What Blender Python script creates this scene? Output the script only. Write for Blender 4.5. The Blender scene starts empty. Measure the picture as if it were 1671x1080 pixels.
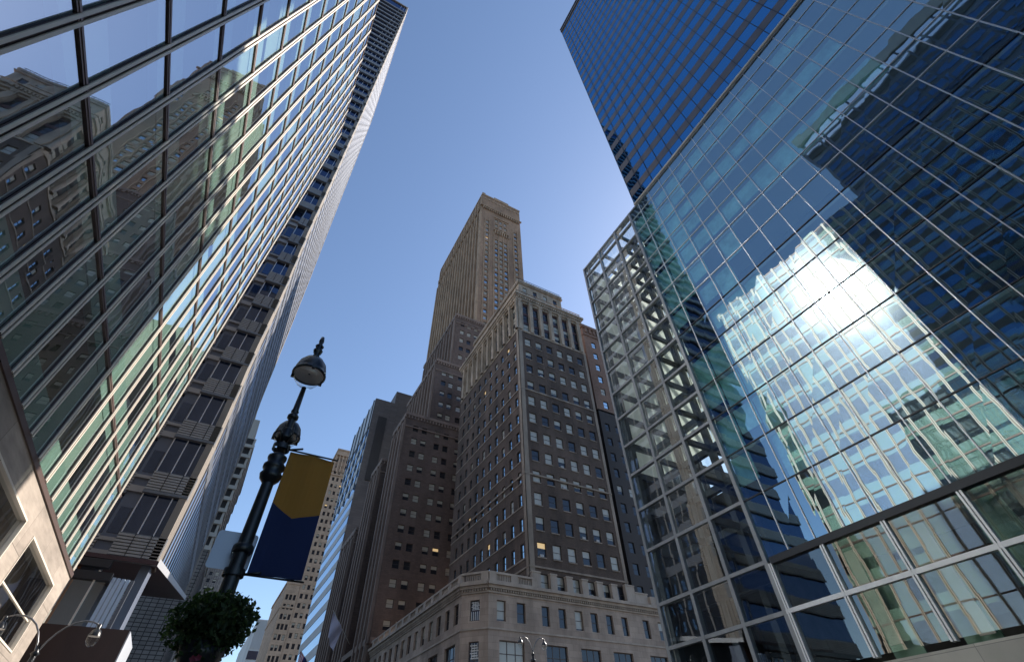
import bpy, math, random
from mathutils import Vector, Matrix
random.seed(7)
R_ = math.radians
S = bpy.context.scene
COL = S.collection
# ------------------------------------------------------------------ camera, sky, sun, exposure
CX = Vector((0.8758, 0.3296, 0.3525)); CXd = None
_R = [[0.8758, -0.482, -0.0234], [0.3296, 0.6329, -0.7006], [0.3525, 0.6059, 0.7132]]   # rows: camera x, y(down), z(forward) in world axes
def _n(v): return Vector(v).normalized()
fwd = _n(_R[2]); rgt = _n(_R[0]); rgt = (rgt - fwd * rgt.dot(fwd)).normalized(); up = rgt.cross(fwd).normalized()
EYE = Vector((0, 0, 1.6))
cd = bpy.data.cameras.new("camera"); cam = bpy.data.objects.new("camera", cd); COL.objects.link(cam)
m3 = Matrix((rgt, up, -fwd)).transposed()
cam.matrix_world = Matrix.Translation(EYE) @ m3.to_4x4()
cd.sensor_width = 36.0; cd.lens = 36.0 * 748.35 / 1671.0; cd.clip_start = 0.05; cd.clip_end = 6000
S.camera = cam
SUN = _n((0.77, 0.174, 0.613))
w = bpy.data.worlds.new("World"); S.world = w; w.use_nodes = True
nt = w.node_tree
sky = nt.nodes.new("ShaderNodeTexSky"); sky.sky_type = 'NISHITA'; sky.sun_disc = False
sky.sun_elevation = math.asin(SUN.z); sky.sun_rotation = math.atan2(SUN.x, SUN.y)
sky.air_density = 1.0; sky.dust_density = 0.55; sky.ozone_density = 2.6; sky.altitude = 50
bg = nt.nodes["Background"]; bg.inputs[1].default_value = 0.125
nt.links.new(sky.outputs[0], bg.inputs[0])
sd = bpy.data.lights.new("sun", 'SUN'); sd.energy = 5.0; sd.angle = R_(0.53); sd.color = (1.0, 0.93, 0.84)
sun = bpy.data.objects.new("sun", sd); COL.objects.link(sun)
sun.rotation_mode = 'QUATERNION'; sun.rotation_quaternion = SUN.to_track_quat('Z', 'Y'); sun.location = (80, 30, 90)
S.view_settings.view_transform = 'Standard'; S.view_settings.look = 'None'
S.view_settings.exposure = 0.8; S.view_settings.gamma = 1.0; S.view_settings.use_curve_mapping = False
S.render.engine = 'CYCLES'
cy = S.cycles
cy.max_bounces = 8; cy.diffuse_bounces = 3; cy.glossy_bounces = 5; cy.transmission_bounces = 6; cy.transparent_max_bounces = 16
cy.caustics_reflective = True; cy.blur_glossy = 1.0; cy.sample_clamp_indirect = 40.0
cy.use_denoising = True

# ------------------------------------------------------------------ projection (only used to rank which windows show largest)
def proj(p):
    d = Vector(p) - EYE; z = d.dot(fwd)
    if z < 0.5: return None
    return (835.5 + 748.35 * d.dot(rgt) / z, 540 - 748.35 * d.dot(up) / z, z)
def pixarea(c, w_, h_, N):
    q = proj(c)
    if q is None: return 0.0
    d = (Vector(c) - EYE); dist = d.length
    cosn = abs(Vector(N).dot(d.normalized()))
    inside = -30 < q[0] < 1700 and -30 < q[1] < 1110
    return w_ * h_ * cosn / dist ** 2 * (1.0 if inside else 1e-4)

# ------------------------------------------------------------------ materials
def M(name, col, rough=0.7, metal=0.0, var=0.0, vscale=0.3, spec=0.5, ior=None, bump=0.0, bscale=20.0, kind=None, **k):
    m = bpy.data.materials.new(name); m.use_nodes = True
    t = m.node_tree; N = t.nodes; L = t.links; b = N["Principled BSDF"]
    b.inputs['Base Color'].default_value = (*col, 1); b.inputs['Roughness'].default_value = rough
    b.inputs['Metallic'].default_value = metal; b.inputs['Specular IOR Level'].default_value = spec
    if ior: b.inputs['IOR'].default_value = ior
    uv = N.new("ShaderNodeTexCoord")
    colout = None
    if kind == 'brick':
        br = N.new("ShaderNodeTexBrick"); br.offset = k.get('offset', 0.5)
        br.inputs['Color1'].default_value = (*[c * 0.88 for c in col], 1); br.inputs['Color2'].default_value = (*[c * 1.12 for c in col], 1)
        br.inputs['Mortar'].default_value = (*k.get('mortar', [c * 0.55 for c in col]), 1)
        br.inputs['Scale'].default_value = 1.0; br.inputs['Brick Width'].default_value = k.get('bw', 1.2)
        br.inputs['Row Height'].default_value = k.get('bh', 0.6); br.inputs['Mortar Size'].default_value = k.get('ms', 0.02)
        br.inputs['Mortar Smooth'].default_value = 0.3
        L.new(uv.outputs['UV'], br.inputs['Vector']); colout = br.outputs['Color']
        bp = N.new("ShaderNodeBump"); bp.inputs['Strength'].default_value = 0.5; bp.inputs['Distance'].default_value = k.get('bd', 0.02); bp.invert = True
        L.new(br.outputs['Fac'], bp.inputs['Height']); L.new(bp.outputs[0], b.inputs['Normal'])
    if var > 0:
        no = N.new("ShaderNodeTexNoise"); no.inputs['Scale'].default_value = vscale; no.inputs['Detail'].default_value = 8; no.inputs['Roughness'].default_value = 0.65
        mp = N.new("ShaderNodeMapping"); mp.inputs['Scale'].default_value = k.get('stretch', (1, 1, 0.35))
        L.new(uv.outputs['Object'], mp.inputs[0]); L.new(mp.outputs[0], no.inputs['Vector'])
        rm = N.new("ShaderNodeMapRange"); rm.inputs[1].default_value = 0.3; rm.inputs[2].default_value = 0.7; rm.inputs[3].default_value = 1 - var; rm.inputs[4].default_value = 1 + var * 0.6
        L.new(no.outputs[0], rm.inputs[0])
        mx = N.new("ShaderNodeMix"); mx.data_type = 'RGBA'; mx.blend_type = 'MULTIPLY'; mx.inputs[0].default_value = 1
        if colout: L.new(colout, mx.inputs[6])
        else: mx.inputs[6].default_value = (*col, 1)
        L.new(rm.outputs[0], mx.inputs[7]); colout = mx.outputs[2]
    if colout: L.new(colout, b.inputs['Base Color'])
    if bump > 0 and kind != 'brick':
        n2 = N.new("ShaderNodeTexNoise"); n2.inputs['Scale'].default_value = bscale; n2.inputs['Detail'].default_value = 4
        L.new(uv.outputs['Object'], n2.inputs['Vector'])
        bp = N.new("ShaderNodeBump"); bp.inputs['Strength'].default_value = 0.6; bp.inputs['Distance'].default_value = bump
        L.new(n2.outputs[0], bp.inputs['Height']); L.new(bp.outputs[0], b.inputs['Normal'])
    return m

def glass(name, refl=(0.9, 0.95, 1.0), tint=(0.6, 0.75, 0.72), f0=0.4, rough=0.012, wave=0.006, wscale=0.6, opaque=None, fpow=5.0, haze=0.0, hrough=0.1):
    """coated facade glass: sharp reflection over a see-through (or dark, opaque) pane"""
    m = bpy.data.materials.new(name); m.use_nodes = True
    t = m.node_tree; N = t.nodes; L = t.links; N.clear()
    o = N.new("ShaderNodeOutputMaterial"); mx = N.new("ShaderNodeMixShader")
    g = N.new("ShaderNodeBsdfGlossy"); g.inputs['Color'].default_value = (*refl, 1); g.inputs['Roughness'].default_value = rough
    if opaque:
        tr = N.new("ShaderNodeBsdfDiffuse"); tr.inputs['Color'].default_value = (*opaque, 1)
    else:
        tr = N.new("ShaderNodeBsdfTransparent"); tr.inputs['Color'].default_value = (*tint, 1)
    lw = N.new("ShaderNodeLayerWeight"); lw.inputs['Blend'].default_value = 0.5
    pw = N.new("ShaderNodeMath"); pw.operation = 'POWER'; pw.inputs[1].default_value = fpow
    mr = N.new("ShaderNodeMapRange"); mr.inputs[1].default_value = 0; mr.inputs[2].default_value = 1; mr.inputs[3].default_value = f0; mr.inputs[4].default_value = 0.97
    L.new(lw.outputs['Facing'], pw.inputs[0]); L.new(pw.outputs[0], mr.inputs[0]); L.new(mr.outputs[0], mx.inputs[0])
    L.new(tr.outputs[0], mx.inputs[1]); L.new(g.outputs[0], mx.inputs[2]); L.new(mx.outputs[0], o.inputs[0])
    if haze:
        g2 = N.new("ShaderNodeBsdfGlossy"); g2.inputs['Color'].default_value = (*refl, 1); g2.inputs['Roughness'].default_value = hrough
        m2 = N.new("ShaderNodeMixShader"); m2.inputs[0].default_value = haze; L.new(g.outputs[0], m2.inputs[1]); L.new(g2.outputs[0], m2.inputs[2]); L.new(m2.outputs[0], mx.inputs[2])
    tc = N.new("ShaderNodeTexCoord"); no = N.new("ShaderNodeTexNoise"); no.inputs['Scale'].default_value = wscale; no.inputs['Detail'].default_value = 1.5
    L.new(tc.outputs['UV'], no.inputs['Vector'])
    bp = N.new("ShaderNodeBump"); bp.inputs['Strength'].default_value = 1.0; bp.inputs['Distance'].default_value = wave
    L.new(no.outputs[0], bp.inputs['Height']); L.new(bp.outputs[0], g.inputs['Normal'])
    return m

LIME = M("limestone", (0.40, 0.31, 0.25), 0.85, var=0.45, vscale=0.25, kind='brick', bw=1.7, bh=0.85, ms=0.012)
LIMES = M("carved_limestone", (0.42, 0.345, 0.285), 0.85, var=0.3, vscale=0.6)
BRICK = M("dark_brick", (0.118, 0.082, 0.064), 0.9, var=0.55, vscale=0.2, kind='brick', bw=0.45, bh=0.2, ms=0.012)
STONE = M("pale_stone", (0.42, 0.33, 0.25), 0.85, var=0.5, vscale=0.5)
TANB = M("tan_brick", (0.33, 0.215, 0.145), 0.9, var=0.45, vscale=0.12, kind='brick', bw=0.9, bh=0.4, ms=0.012)  # tower brick, lightened: the sunlight reflected onto it is put into the colour
TAND = M("brown_brick", (0.135, 0.096, 0.08), 0.9, var=0.5, vscale=0.12, kind='brick', bw=0.9, bh=0.4, ms=0.012)  # same brick darkened for the lower blocks, which miss that reflected sun
TRIMD = M("brown_trim", (0.23, 0.17, 0.14), 0.85, var=0.3, vscale=0.4)  # trim of the lower blocks, with shade worked into its tone
TANS = M("tan_trim", (0.41, 0.285, 0.19), 0.85, var=0.45, vscale=0.4)  # trim of the tower, with reflected sun worked into its tone
ORB = M("orange_brick", (0.25, 0.155, 0.115), 0.9, var=0.3, vscale=0.15, kind='brick', bw=0.6, bh=0.3, ms=0.012)
BEIGE = M("beige_stone", (0.48, 0.34, 0.24), 0.85, var=0.25, vscale=0.08, kind='brick', bw=2.4, bh=1.2, ms=0.02)
DARKW = M("dark_wall", (0.05, 0.043, 0.042), 0.8, var=0.3, vscale=0.1)
DBROWN = M("dark_brown_cladding", (0.14, 0.115, 0.105), 0.6, var=0.2, vscale=0.1, kind='brick', bw=3.0, bh=0.9, ms=0.03, offset=0)
GREYC = M("grey_cladding", (0.46, 0.48, 0.52), 0.5, var=0.15, vscale=0.05)
GREYP = M("pale_concrete", (0.5, 0.5, 0.5), 0.8, var=0.2, vscale=0.05)
WHITEC = M("white_concrete", (0.68, 0.62, 0.54), 0.8, var=0.25, vscale=0.1)
GRIDB = M("woven_stone_blocks", (0.27, 0.24, 0.22), 0.85, var=0.4, vscale=0.1, kind='brick', bw=1.05, bh=0.62, ms=0.07, offset=0, mortar=(0.05, 0.043, 0.04), bd=0.08)
TRAV = M("travertine", (0.27, 0.23, 0.195), 0.75, var=0.22, vscale=0.3)
LOUV = M("louvre_metal", (0.36, 0.345, 0.335), 0.5, metal=0.3, var=0.12, vscale=0.5)
MAROON = M("maroon_soffit", (0.075, 0.032, 0.033), 0.6, var=0.2, vscale=0.5)
SLATE = M("slate_metal", (0.16, 0.17, 0.2), 0.45, metal=0.5)
MULL = M("cream_aluminium", (0.78, 0.69, 0.58), 0.4, metal=0.0, var=0.08, vscale=1.0)
MULLD = M("bronze_edge", (0.16, 0.11, 0.095), 0.4, metal=0.4)
STEEL = M("brushed_steel", (0.72, 0.71, 0.72), 0.4, metal=0.5, var=0.1, vscale=2.0)
DARKM = M("dark_mullion", (0.035, 0.036, 0.042), 0.4, metal=0.4)
FRAMEB = M("painted_steel_beam", (0.085, 0.095, 0.11), 0.5, var=0.2, vscale=1.0)
SPAND = M("pale_green_spandrel", (0.60, 0.80, 0.70), 0.45, var=0.03, vscale=0.2)
BLIND = M("pale_blind", (0.66, 0.82, 0.72), 0.8, var=0.05)
INT = M("office_interior", (0.20, 0.19, 0.16), 0.9, var=0.4, vscale=0.5, stretch=(1, 1, 1))
CEIL = M("office_ceiling", (0.55, 0.55, 0.48), 0.9)
TEAL = M("teal_shadow_box", (0.42, 0.78, 0.76), 0.5, var=0.45, vscale=0.7, stretch=(1, 1, 1))
BRONZE = M("bronze_spandrel", (0.15, 0.125, 0.12), 0.35, metal=0.2, var=0.15, vscale=0.3)
BLK = M("black_cast_iron", (0.012, 0.013, 0.015), 0.32, spec=0.6, bump=0.002, bscale=40)
LAMPW = M("lamp_reflector_white", (0.9, 0.82, 0.78), 0.5)
ROAD = M("asphalt", (0.05, 0.05, 0.052), 0.9, var=0.25, vscale=0.4, bump=0.01, bscale=60)
PAVE = M("concrete_paving", (0.32, 0.31, 0.29), 0.9, var=0.2, vscale=0.6, kind='brick', bw=1.5, bh=1.5, ms=0.015, offset=0)
ROOF = M("roof_gravel", (0.2, 0.19, 0.18), 0.95)
WFRAME = M("window_frame_dark", (0.04, 0.035, 0.035), 0.5)
WFRAMES = M("window_frame_brown", (0.10, 0.075, 0.065), 0.6)
PANE = glass("window_pane", refl=(0.8, 0.86, 0.95), f0=0.06, wave=0.004, wscale=0.8, opaque=(0.02, 0.022, 0.028), rough=0.02)
PANEB = glass("window_pane_bluish", refl=(0.72, 0.9, 1.0), f0=0.7, wave=0.004, wscale=0.8, opaque=(0.012, 0.02, 0.035), rough=0.02)
SHADE = glass("window_pane_with_drawn_blind", f0=0.06, wave=0.003, opaque=(0.44, 0.41, 0.34), rough=0.05)
LITP = M("window_pane_lit_inside", (0.5, 0.35, 0.15), 0.4)
LITP.node_tree.nodes["Principled BSDF"].inputs['Emission Color'].default_value = (1.0, 0.7, 0.35, 1)
LITP.node_tree.nodes["Principled BSDF"].inputs['Emission Strength'].default_value = 0.3
GL_L = glass("street_facade_glass", refl=(0.86, 0.92, 1.0), tint=(0.86, 0.92, 0.88), f0=0.5, rough=0.008, wave=0.004, wscale=0.55, fpow=3.0, haze=0.06, hrough=0.13)
GL_R = glass("podium_glass", refl=(0.72, 0.92, 1.0), tint=(0.80, 0.96, 0.95), f0=0.45, rough=0.008, wave=0.0055, wscale=0.45, fpow=3.0)
GL_P = glass("lower_podium_glass", refl=(0.8, 0.84, 0.82), tint=(0.86, 0.9, 0.86), f0=0.2, rough=0.008, wave=0.006, wscale=0.3, fpow=3.5)
GL_C = glass("clear_corner_glass", refl=(0.75, 0.85, 0.95), tint=(0.86, 0.92, 0.9), f0=0.14, rough=0.008, wave=0.005, wscale=0.4, fpow=4.0)
GL_T = glass("tower_blue_glass", refl=(0.13, 0.40, 0.74), f0=0.8, rough=0.02, wave=0.006, wscale=0.4, opaque=(0.008, 0.018, 0.04))
FINM = M('stone_fin', (0.17, 0.16, 0.16), 0.6, var=.2, vscale=.3)
GL_F = glass('flank_mirror_glass', refl=(0.85, 0.88, 0.95), f0=0.6, rough=0.02, wave=0.01, wscale=0.3, opaque=(0.02, 0.03, 0.05), haze=.12, hrough=.3)
GL_G = glass("dark_ribbon_glass", refl=(0.22, 0.30, 0.48), f0=0.3, rough=0.015, wave=0.014, wscale=0.5, opaque=(0.010, 0.018, 0.045))
GL_S = glass("slab_side_glass", refl=(0.7, 0.82, 0.95), f0=0.6, rough=0.03, wave=0.006, wscale=0.2, opaque=(0.04, 0.06, 0.09))
GL_W = glass("show_window_glass", refl=(0.9, 0.92, 0.95), tint=(0.75, 0.76, 0.76), f0=0.35, rough=0.01, wave=0.004, wscale=0.6)
TRANS = bpy.data.materials.new("translucent_cream_panel"); TRANS.use_nodes = True
_t = TRANS.node_tree; _t.nodes.clear()
_o = _t.nodes.new("ShaderNodeOutputMaterial"); _a = _t.nodes.new("ShaderNodeBsdfTranslucent"); _b = _t.nodes.new("ShaderNodeBsdfDiffuse"); _x = _t.nodes.new("ShaderNodeMixShader")
_a.inputs[0].default_value = (0.88, 0.90, 0.88, 1); _b.inputs[0].default_value = (0.7, 0.68, 0.6, 1); _x.inputs[0].default_value = 0.3
_t.links.new(_a.outputs[0], _x.inputs[1]); _t.links.new(_b.outputs[0], _x.inputs[2]); _t.links.new(_x.outputs[0], _o.inputs[0])

# ------------------------------------------------------------------ mesh builder
LOC = {}
class MB:
    def __init__(s): s.v = []; s.f = []; s.m = []; s.sm = []
    def quad(s, a, b, c, d, mat=0, smooth=False):
        n = len(s.v); s.v += [tuple(a), tuple(b), tuple(c), tuple(d)]; s.f.append((n, n + 1, n + 2, n + 3)); s.m.append(mat); s.sm.append(smooth)
    def poly(s, pts, mat=0):
        n = len(s.v); s.v += [tuple(p) for p in pts]; s.f.append(tuple(range(n, n + len(pts)))); s.m.append(mat); s.sm.append(False)
    def box(s, x0, x1, y0, y1, z0, z1, mat=0, skip=''):
        if x0 > x1: x0, x1 = x1, x0
        if y0 > y1: y0, y1 = y1, y0
        if 'W' not in skip: s.quad((x0, y1, z0), (x0, y0, z0), (x0, y0, z1), (x0, y1, z1), mat)
        if 'E' not in skip: s.quad((x1, y0, z0), (x1, y1, z0), (x1, y1, z1), (x1, y0, z1), mat)
        if 'S' not in skip: s.quad((x0, y0, z0), (x1, y0, z0), (x1, y0, z1), (x0, y0, z1), mat)
        if 'N' not in skip: s.quad((x1, y1, z0), (x0, y1, z0), (x0, y1, z1), (x1, y1, z1), mat)
        if 'T' not in skip: s.quad((x0, y0, z1), (x1, y0, z1), (x1, y1, z1), (x0, y1, z1), mat)
        if 'B' not in skip: s.quad((x0, y1, z0), (x1, y1, z0), (x1, y0, z0), (x0, y0, z0), mat)
    def obox(s, O, U, N, u0, u1, n0, n1, z0, z1, mat=0):
        """box in a facade's frame: u along the wall, n outward"""
        P = lambda u, n, z: Vector((O[0] + U[0] * u + N[0] * n, O[1] + U[1] * u + N[1] * n, z))
        a = [P(u0, n0, z0), P(u1, n0, z0), P(u1, n1, z0), P(u0, n1, z0)]; b = [p + Vector((0, 0, z1 - z0)) for p in a]
        s.quad(a[0], a[1], b[1], b[0], mat); s.quad(a[1], a[2], b[2], b[1], mat); s.quad(a[2], a[3], b[3], b[2], mat); s.quad(a[3], a[0], b[0], b[3], mat)
        s.quad(*b, mat); s.quad(a[3], a[2], a[1], a[0], mat)
    def tube(s, pts, r, n=8, mat=0, cap=True):
        pts = [Vector(p) for p in pts]; rr = r if isinstance(r, (list, tuple)) else [r] * len(pts)
        rings = []
        prev = None
        for i, p in enumerate(pts):
            t = (pts[min(i + 1, len(pts) - 1)] - pts[max(i - 1, 0)]).normalized()
            if prev is None: a = t.orthogonal().normalized()
            else: a = (prev - t * prev.dot(t)).normalized()
            prev = a; b = t.cross(a)
            k = len(s.v); rings.append(k)
            for j in range(n):
                an = 2 * math.pi * j / n; s.v.append(tuple(p + (a * math.cos(an) + b * math.sin(an)) * rr[i]))
        for i in range(len(pts) - 1):
            for j in range(n):
                s.f.append((rings[i] + j, rings[i] + (j + 1) % n, rings[i + 1] + (j + 1) % n, rings[i + 1] + j)); s.m.append(mat); s.sm.append(True)
        if cap:
            s.f.append(tuple(rings[0] + j for j in reversed(range(n)))); s.m.append(mat); s.sm.append(False)
            s.f.append(tuple(rings[-1] + j for j in range(n))); s.m.append(mat); s.sm.append(False)
    def lathe(s, c, prof, n=24, mat=0):
        rings = []
        for r, z in prof:
            rings.append(len(s.v))
            for j in range(n):
                an = 2 * math.pi * j / n; s.v.append((c[0] + r * math.cos(an), c[1] + r * math.sin(an), c[2] + z))
        for i in range(len(prof) - 1):
            for j in range(n):
                s.f.append((rings[i] + j, rings[i] + (j + 1) % n, rings[i + 1] + (j + 1) % n, rings[i + 1] + j)); s.m.append(mat); s.sm.append(True)
    def build(s, name, mats, parent=None, kind=None, label=None, loc=None):
        base = Vector((0, 0, 0)) if parent is None else LOC[parent.name]
        if loc is None: loc = Vector((0, 0, 0)) if parent is None else base
        loc = Vector(loc)
        me = bpy.data.meshes.new(name)
        me.from_pydata([(x - loc.x, y - loc.y, z - loc.z) for x, y, z in s.v], [], s.f)
        if not isinstance(mats, (list, tuple)): mats = [mats]
        for q in mats: me.materials.append(q)
        me.polygons.foreach_set('material_index', s.m); me.polygons.foreach_set('use_smooth', s.sm)
        uvl = me.uv_layers.new(name="UVMap")
        for p in me.polygons:
            n = p.normal; ax, ay, az = abs(n.x), abs(n.y), abs(n.z)
            if az > 0.8: fu = lambda c: (c.x, c.y)
            elif ax > 0.9: fu = lambda c: (c.y, c.z)
            elif ay > 0.9: fu = lambda c: (c.x, c.z)
            else:
                tx, ty = -n.y, n.x; tl = math.hypot(tx, ty) or 1; fu = lambda c, tx=tx / tl, ty=ty / tl: (c.x * tx + c.y * ty, c.z)
            for li in p.loop_indices:
                co = me.vertices[me.loops[li].vertex_index].co; a, b = fu(Vector((co.x + loc.x, co.y + loc.y, co.z + loc.z))); uvl.data[li].uv = (a, b)
        me.update()
        o = bpy.data.objects.new(name, me); COL.objects.link(o)
        if parent: o.parent = parent; o.location = loc - base
        else: o.location = loc
        LOC[o.name] = loc
        if kind: o['kind'] = kind
        if label: o['label'] = label
        return o

def tag(o, label, cat, group=None):
    o['label'] = label; o['category'] = cat
    if group: o['group'] = group
    return o
def thing(name, loc, label, cat, group=None):
    o = bpy.data.objects.new(name, None); COL.objects.link(o); o.location = loc; o.empty_display_size = 0.5
    LOC[o.name] = Vector(loc); return tag(o, label, cat, group)

# ---- walls with real openings -------------------------------------------------------
def wall(mb, O, U, N, w_, z0, z1, ops=(), depth=0.3, mat=0, rmat=None):
    """O: start point (x,y), U: unit vector along the wall, N: outward normal, ops: (u0,u1,za,zb)"""
    rmat = mat if rmat is None else rmat
    ops = [o for o in ops if o[0] > 0.01 and o[1] < w_ - 0.01 and o[2] >= z0 - 1e-6 and o[3] <= z1 + 1e-6]
    P = lambda u, n, z: (O[0] + U[0] * u + N[0] * n, O[1] + U[1] * u + N[1] * n, z)
    flip = (U[0] * N[1] - U[1] * N[0]) > 0
    def q(a, b, c, d, m):
        if flip: mb.quad(d, c, b, a, m)
        else: mb.quad(a, b, c, d, m)
    zs = sorted({z0, z1} | {round(o[2], 4) for o in ops} | {round(o[3], 4) for o in ops})
    for za, zb in zip(zs[:-1], zs[1:]):
        zm = (za + zb) / 2
        cuts = sorted([(o[0], o[1]) for o in ops if o[2] < zm < o[3]])
        u = 0
        for a, b in cuts + [(w_, w_)]:
            if a > u + 1e-4: q(P(u, 0, za), P(a, 0, za), P(a, 0, zb), P(u, 0, zb), mat)
            u = max(u, b)
    for a, b, za, zb in ops:
        q(P(a, 0, za), P(a, -depth, za), P(a, -depth, zb), P(a, 0, zb), rmat) if False else None
        mb.quad(P(a, 0, za), P(a, -depth, za), P(a, -depth, zb), P(a, 0, zb), rmat)
        mb.quad(P(b, -depth, za), P(b, 0, za), P(b, 0, zb), P(b, -depth, zb), rmat)
        mb.quad(P(a, 0, za), P(b, 0, za), P(b, -depth, za), P(a, -depth, za), rmat)
        mb.quad(P(a, -depth, zb), P(b, -depth, zb), P(b, 0, zb), P(a, 0, zb), rmat)

LITF = {'stepped_skyscraper': .02, 'corner_building': .008}
WIN = {}      # root name -> list of windows
def addwin(root, O, U, N, ops, depth=0.3, style='sash', mats=None, mix=(0.5, 0.3, 0.2)):
    L = WIN.setdefault(root.name, {'root': root, 'w': []})
    for a, b, za, zb in ops:
        u = (a + b) / 2; c = (O[0] + U[0] * u - N[0] * (depth - 0.02), O[1] + U[1] * u - N[1] * (depth - 0.02), (za + zb) / 2)
        r = random.random(); v = 0 if r < mix[0] else (random.choice((1, 1, 4)) if r < mix[0] + mix[1] else 2)
        if random.random() < LITF.get(root.name, .005): v = 3
        L['w'].append((c, round(b - a, 2), round(zb - za, 2), tuple(U), tuple(N), style, v, mats or (WFRAME, PANE, SHADE)))
def winframe(mb, c, w_, h_, U, N, style):
    O = (c[0], c[1]); f = 0.07 if w_ < 3 else 0.1
    z0, z1 = c[2] - h_ / 2, c[2] + h_ / 2
    mb.obox(O, U, N, -w_ / 2, -w_ / 2 + f, -0.04, 0.06, z0, z1); mb.obox(O, U, N, w_ / 2 - f, w_ / 2, -0.04, 0.06, z0, z1)
    mb.obox(O, U, N, -w_ / 2 + f, w_ / 2 - f, -0.04, 0.06, z1 - f, z1); mb.obox(O, U, N, -w_ / 2 + f, w_ / 2 - f, -0.04, 0.08, z0, z0 + f)
    if style == 'sash': mb.obox(O, U, N, -w_ / 2 + f, w_ / 2 - f, -0.04, 0.05, c[2] - 0.035, c[2] + 0.035)
    elif style == 'wide':
        for k in (-w_ / 6, w_ / 6): mb.obox(O, U, N, k - 0.05, k + 0.05, -0.04, 0.05, z0 + f, z1 - f)
        mb.obox(O, U, N, -w_ / 2 + f, w_ / 2 - f, -0.04, 0.045, z0 + h_ * 0.68, z0 + h_ * 0.68 + 0.09)
def winpane(mb, c, w_, h_, U, N, v, g=0, s_=1, lit=2):
    P = lambda u, z, n: (c[0] + U[0] * u + N[0] * n, c[1] + U[1] * u + N[1] * n, c[2] + z)
    hb = {0: 0.0, 1: 0.45, 2: 0.9, 3: 0.0, 4: 0.6}[v] * h_
    flip = (U[0] * N[1] - U[1] * N[0]) > 0
    j = lambda: random.uniform(-0.006, 0.006)
    def q(za, zb, m):
        a, b, c_, d = P(-w_ / 2, za, j()), P(w_ / 2, za, j()), P(w_ / 2, zb, j()), P(-w_ / 2, zb, j())
        mb.quad(*( (d, c_, b, a) if flip else (a, b, c_, d)), m)
    if v == 3: q(-h_ / 2, h_ * .12, g); q(h_ * .12, h_ / 2, lit); return
    if hb < h_ * 0.99: q(-h_ / 2, h_ / 2 - hb, g)
    if hb > 0: q(h_ / 2 - hb, h_ / 2, s_)
def finish_windows():
    for nm, R in WIN.items():
        root = R['root']; ws = R['w']
        ws.sort(key=lambda q: -pixarea(q[0], q[1], q[2], q[4]))
        cache = {}
        for q in ws[:100]:
            c, w_, h_, U, N, st, v, mats = q
            key = (w_, h_, U, N, st, id(mats[0])); 
            if key not in cache:
                mb = MB(); winframe(mb, (0, 0, 0), w_, h_, U, N, st); o = mb.build('window', mats[0]); cache[key] = o.data
                new = o
            else: new = bpy.data.objects.new('window', cache[key]); COL.objects.link(new)
            new.parent = root; new.location = Vector(c) - LOC[root.name]; LOC[new.name] = Vector(c)
            kp = key + (v, id(mats[1]), random.randrange(3))
            if kp not in cache:
                mb = MB(); winpane(mb, (0, 0, 0), w_, h_, U, N, v); p = mb.build('pane', [mats[1], mats[2], LITP]); cache[kp] = p.data
            else: p = bpy.data.objects.new('pane', cache[kp]); COL.objects.link(p)
            p.parent = new; p.location = (0, 0, 0)
            if st == 'sash' and root.name == 'corner_building' and c[2] < 80 and random.random() < .13:
                ac = MB(); ac.obox((0, 0), U, N, -.32, .32, -.02, .28, -h_ / 2 + .1, -h_ / 2 + .5)
                for t in range(5): ac.obox((0, 0), U, N, -.27, .27, .28, .295, -h_ / 2 + .15 + t * .065, -h_ / 2 + .18 + t * .065)
                a_ = ac.build('air_conditioner', GREYP); a_.parent = new; a_.location = (0, 0, 0)
        rest = ws[100:]
        if rest:
            allm = [LITP]; mb = MB()
            for q in rest:
                c, w_, h_, U, N, st, v, mats = q
                for x in mats:
                    if x not in allm: allm.append(x)
                k0 = len(mb.m); winframe(mb, c, w_, h_, U, N, st)
                for i in range(k0, len(mb.m)): mb.m[i] = allm.index(mats[0])
                winpane(mb, c, w_, h_, U, N, v, allm.index(mats[1]), allm.index(mats[2]), 0)
            mb.build('window', allm, root, kind='stuff')

def panels(root, name, quads, mat, N, limit=100, jt=.004):
    """quads: list of 4-point lists; the ones that show largest become parts, the rest one part"""
    def key(q):
        c = sum((Vector(p) for p in q), Vector()) / 4; return -pixarea(c, (Vector(q[1]) - Vector(q[0])).length, (Vector(q[3]) - Vector(q[0])).length, N)
    quads = sorted(quads, key=key)
    jit = lambda p: (p[0] + N[0] * random.uniform(-jt, jt), p[1] + N[1] * random.uniform(-jt, jt), p[2])
    for q in quads[:limit]:
        mb = MB(); mb.quad(*[jit(p) for p in q]); mb.build(name, mat, root, loc=tuple(sum((Vector(p) for p in q), Vector()) / 4))
    if quads[limit:]:
        mb = MB()
        for q in quads[limit:]: mb.quad(*[jit(p) for p in q])
        mb.build(name, mat, root, kind='stuff')

XP, XM, YP, YM = (1, 0), (-1, 0), (0, 1), (0, -1)
def faces(x0, x1, y0, y1):
    """wall frames of a rectangular block: south (towards camera), west, east, north"""
    return {'S': ((x0, y0), XP, YM, x1 - x0), 'W': ((x0, y0), YP, XM, y1 - y0), 'E': ((x1, y0), YP, XP, y1 - y0), 'N': ((x0, y1), XP, YP, x1 - x0)}
def grid_ops(us, w_, tops, h_): return [(u, u + w_, t - h_, t) for u in us for t in tops]
def dentils(mb, O, U, N, w_, z0, z1, step, width, out, mat=0):
    u = step / 2
    while u < w_ - width: mb.obox(O, U, N, u, u + width, 0.0, out, z0, z1, mat); u += step
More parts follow.
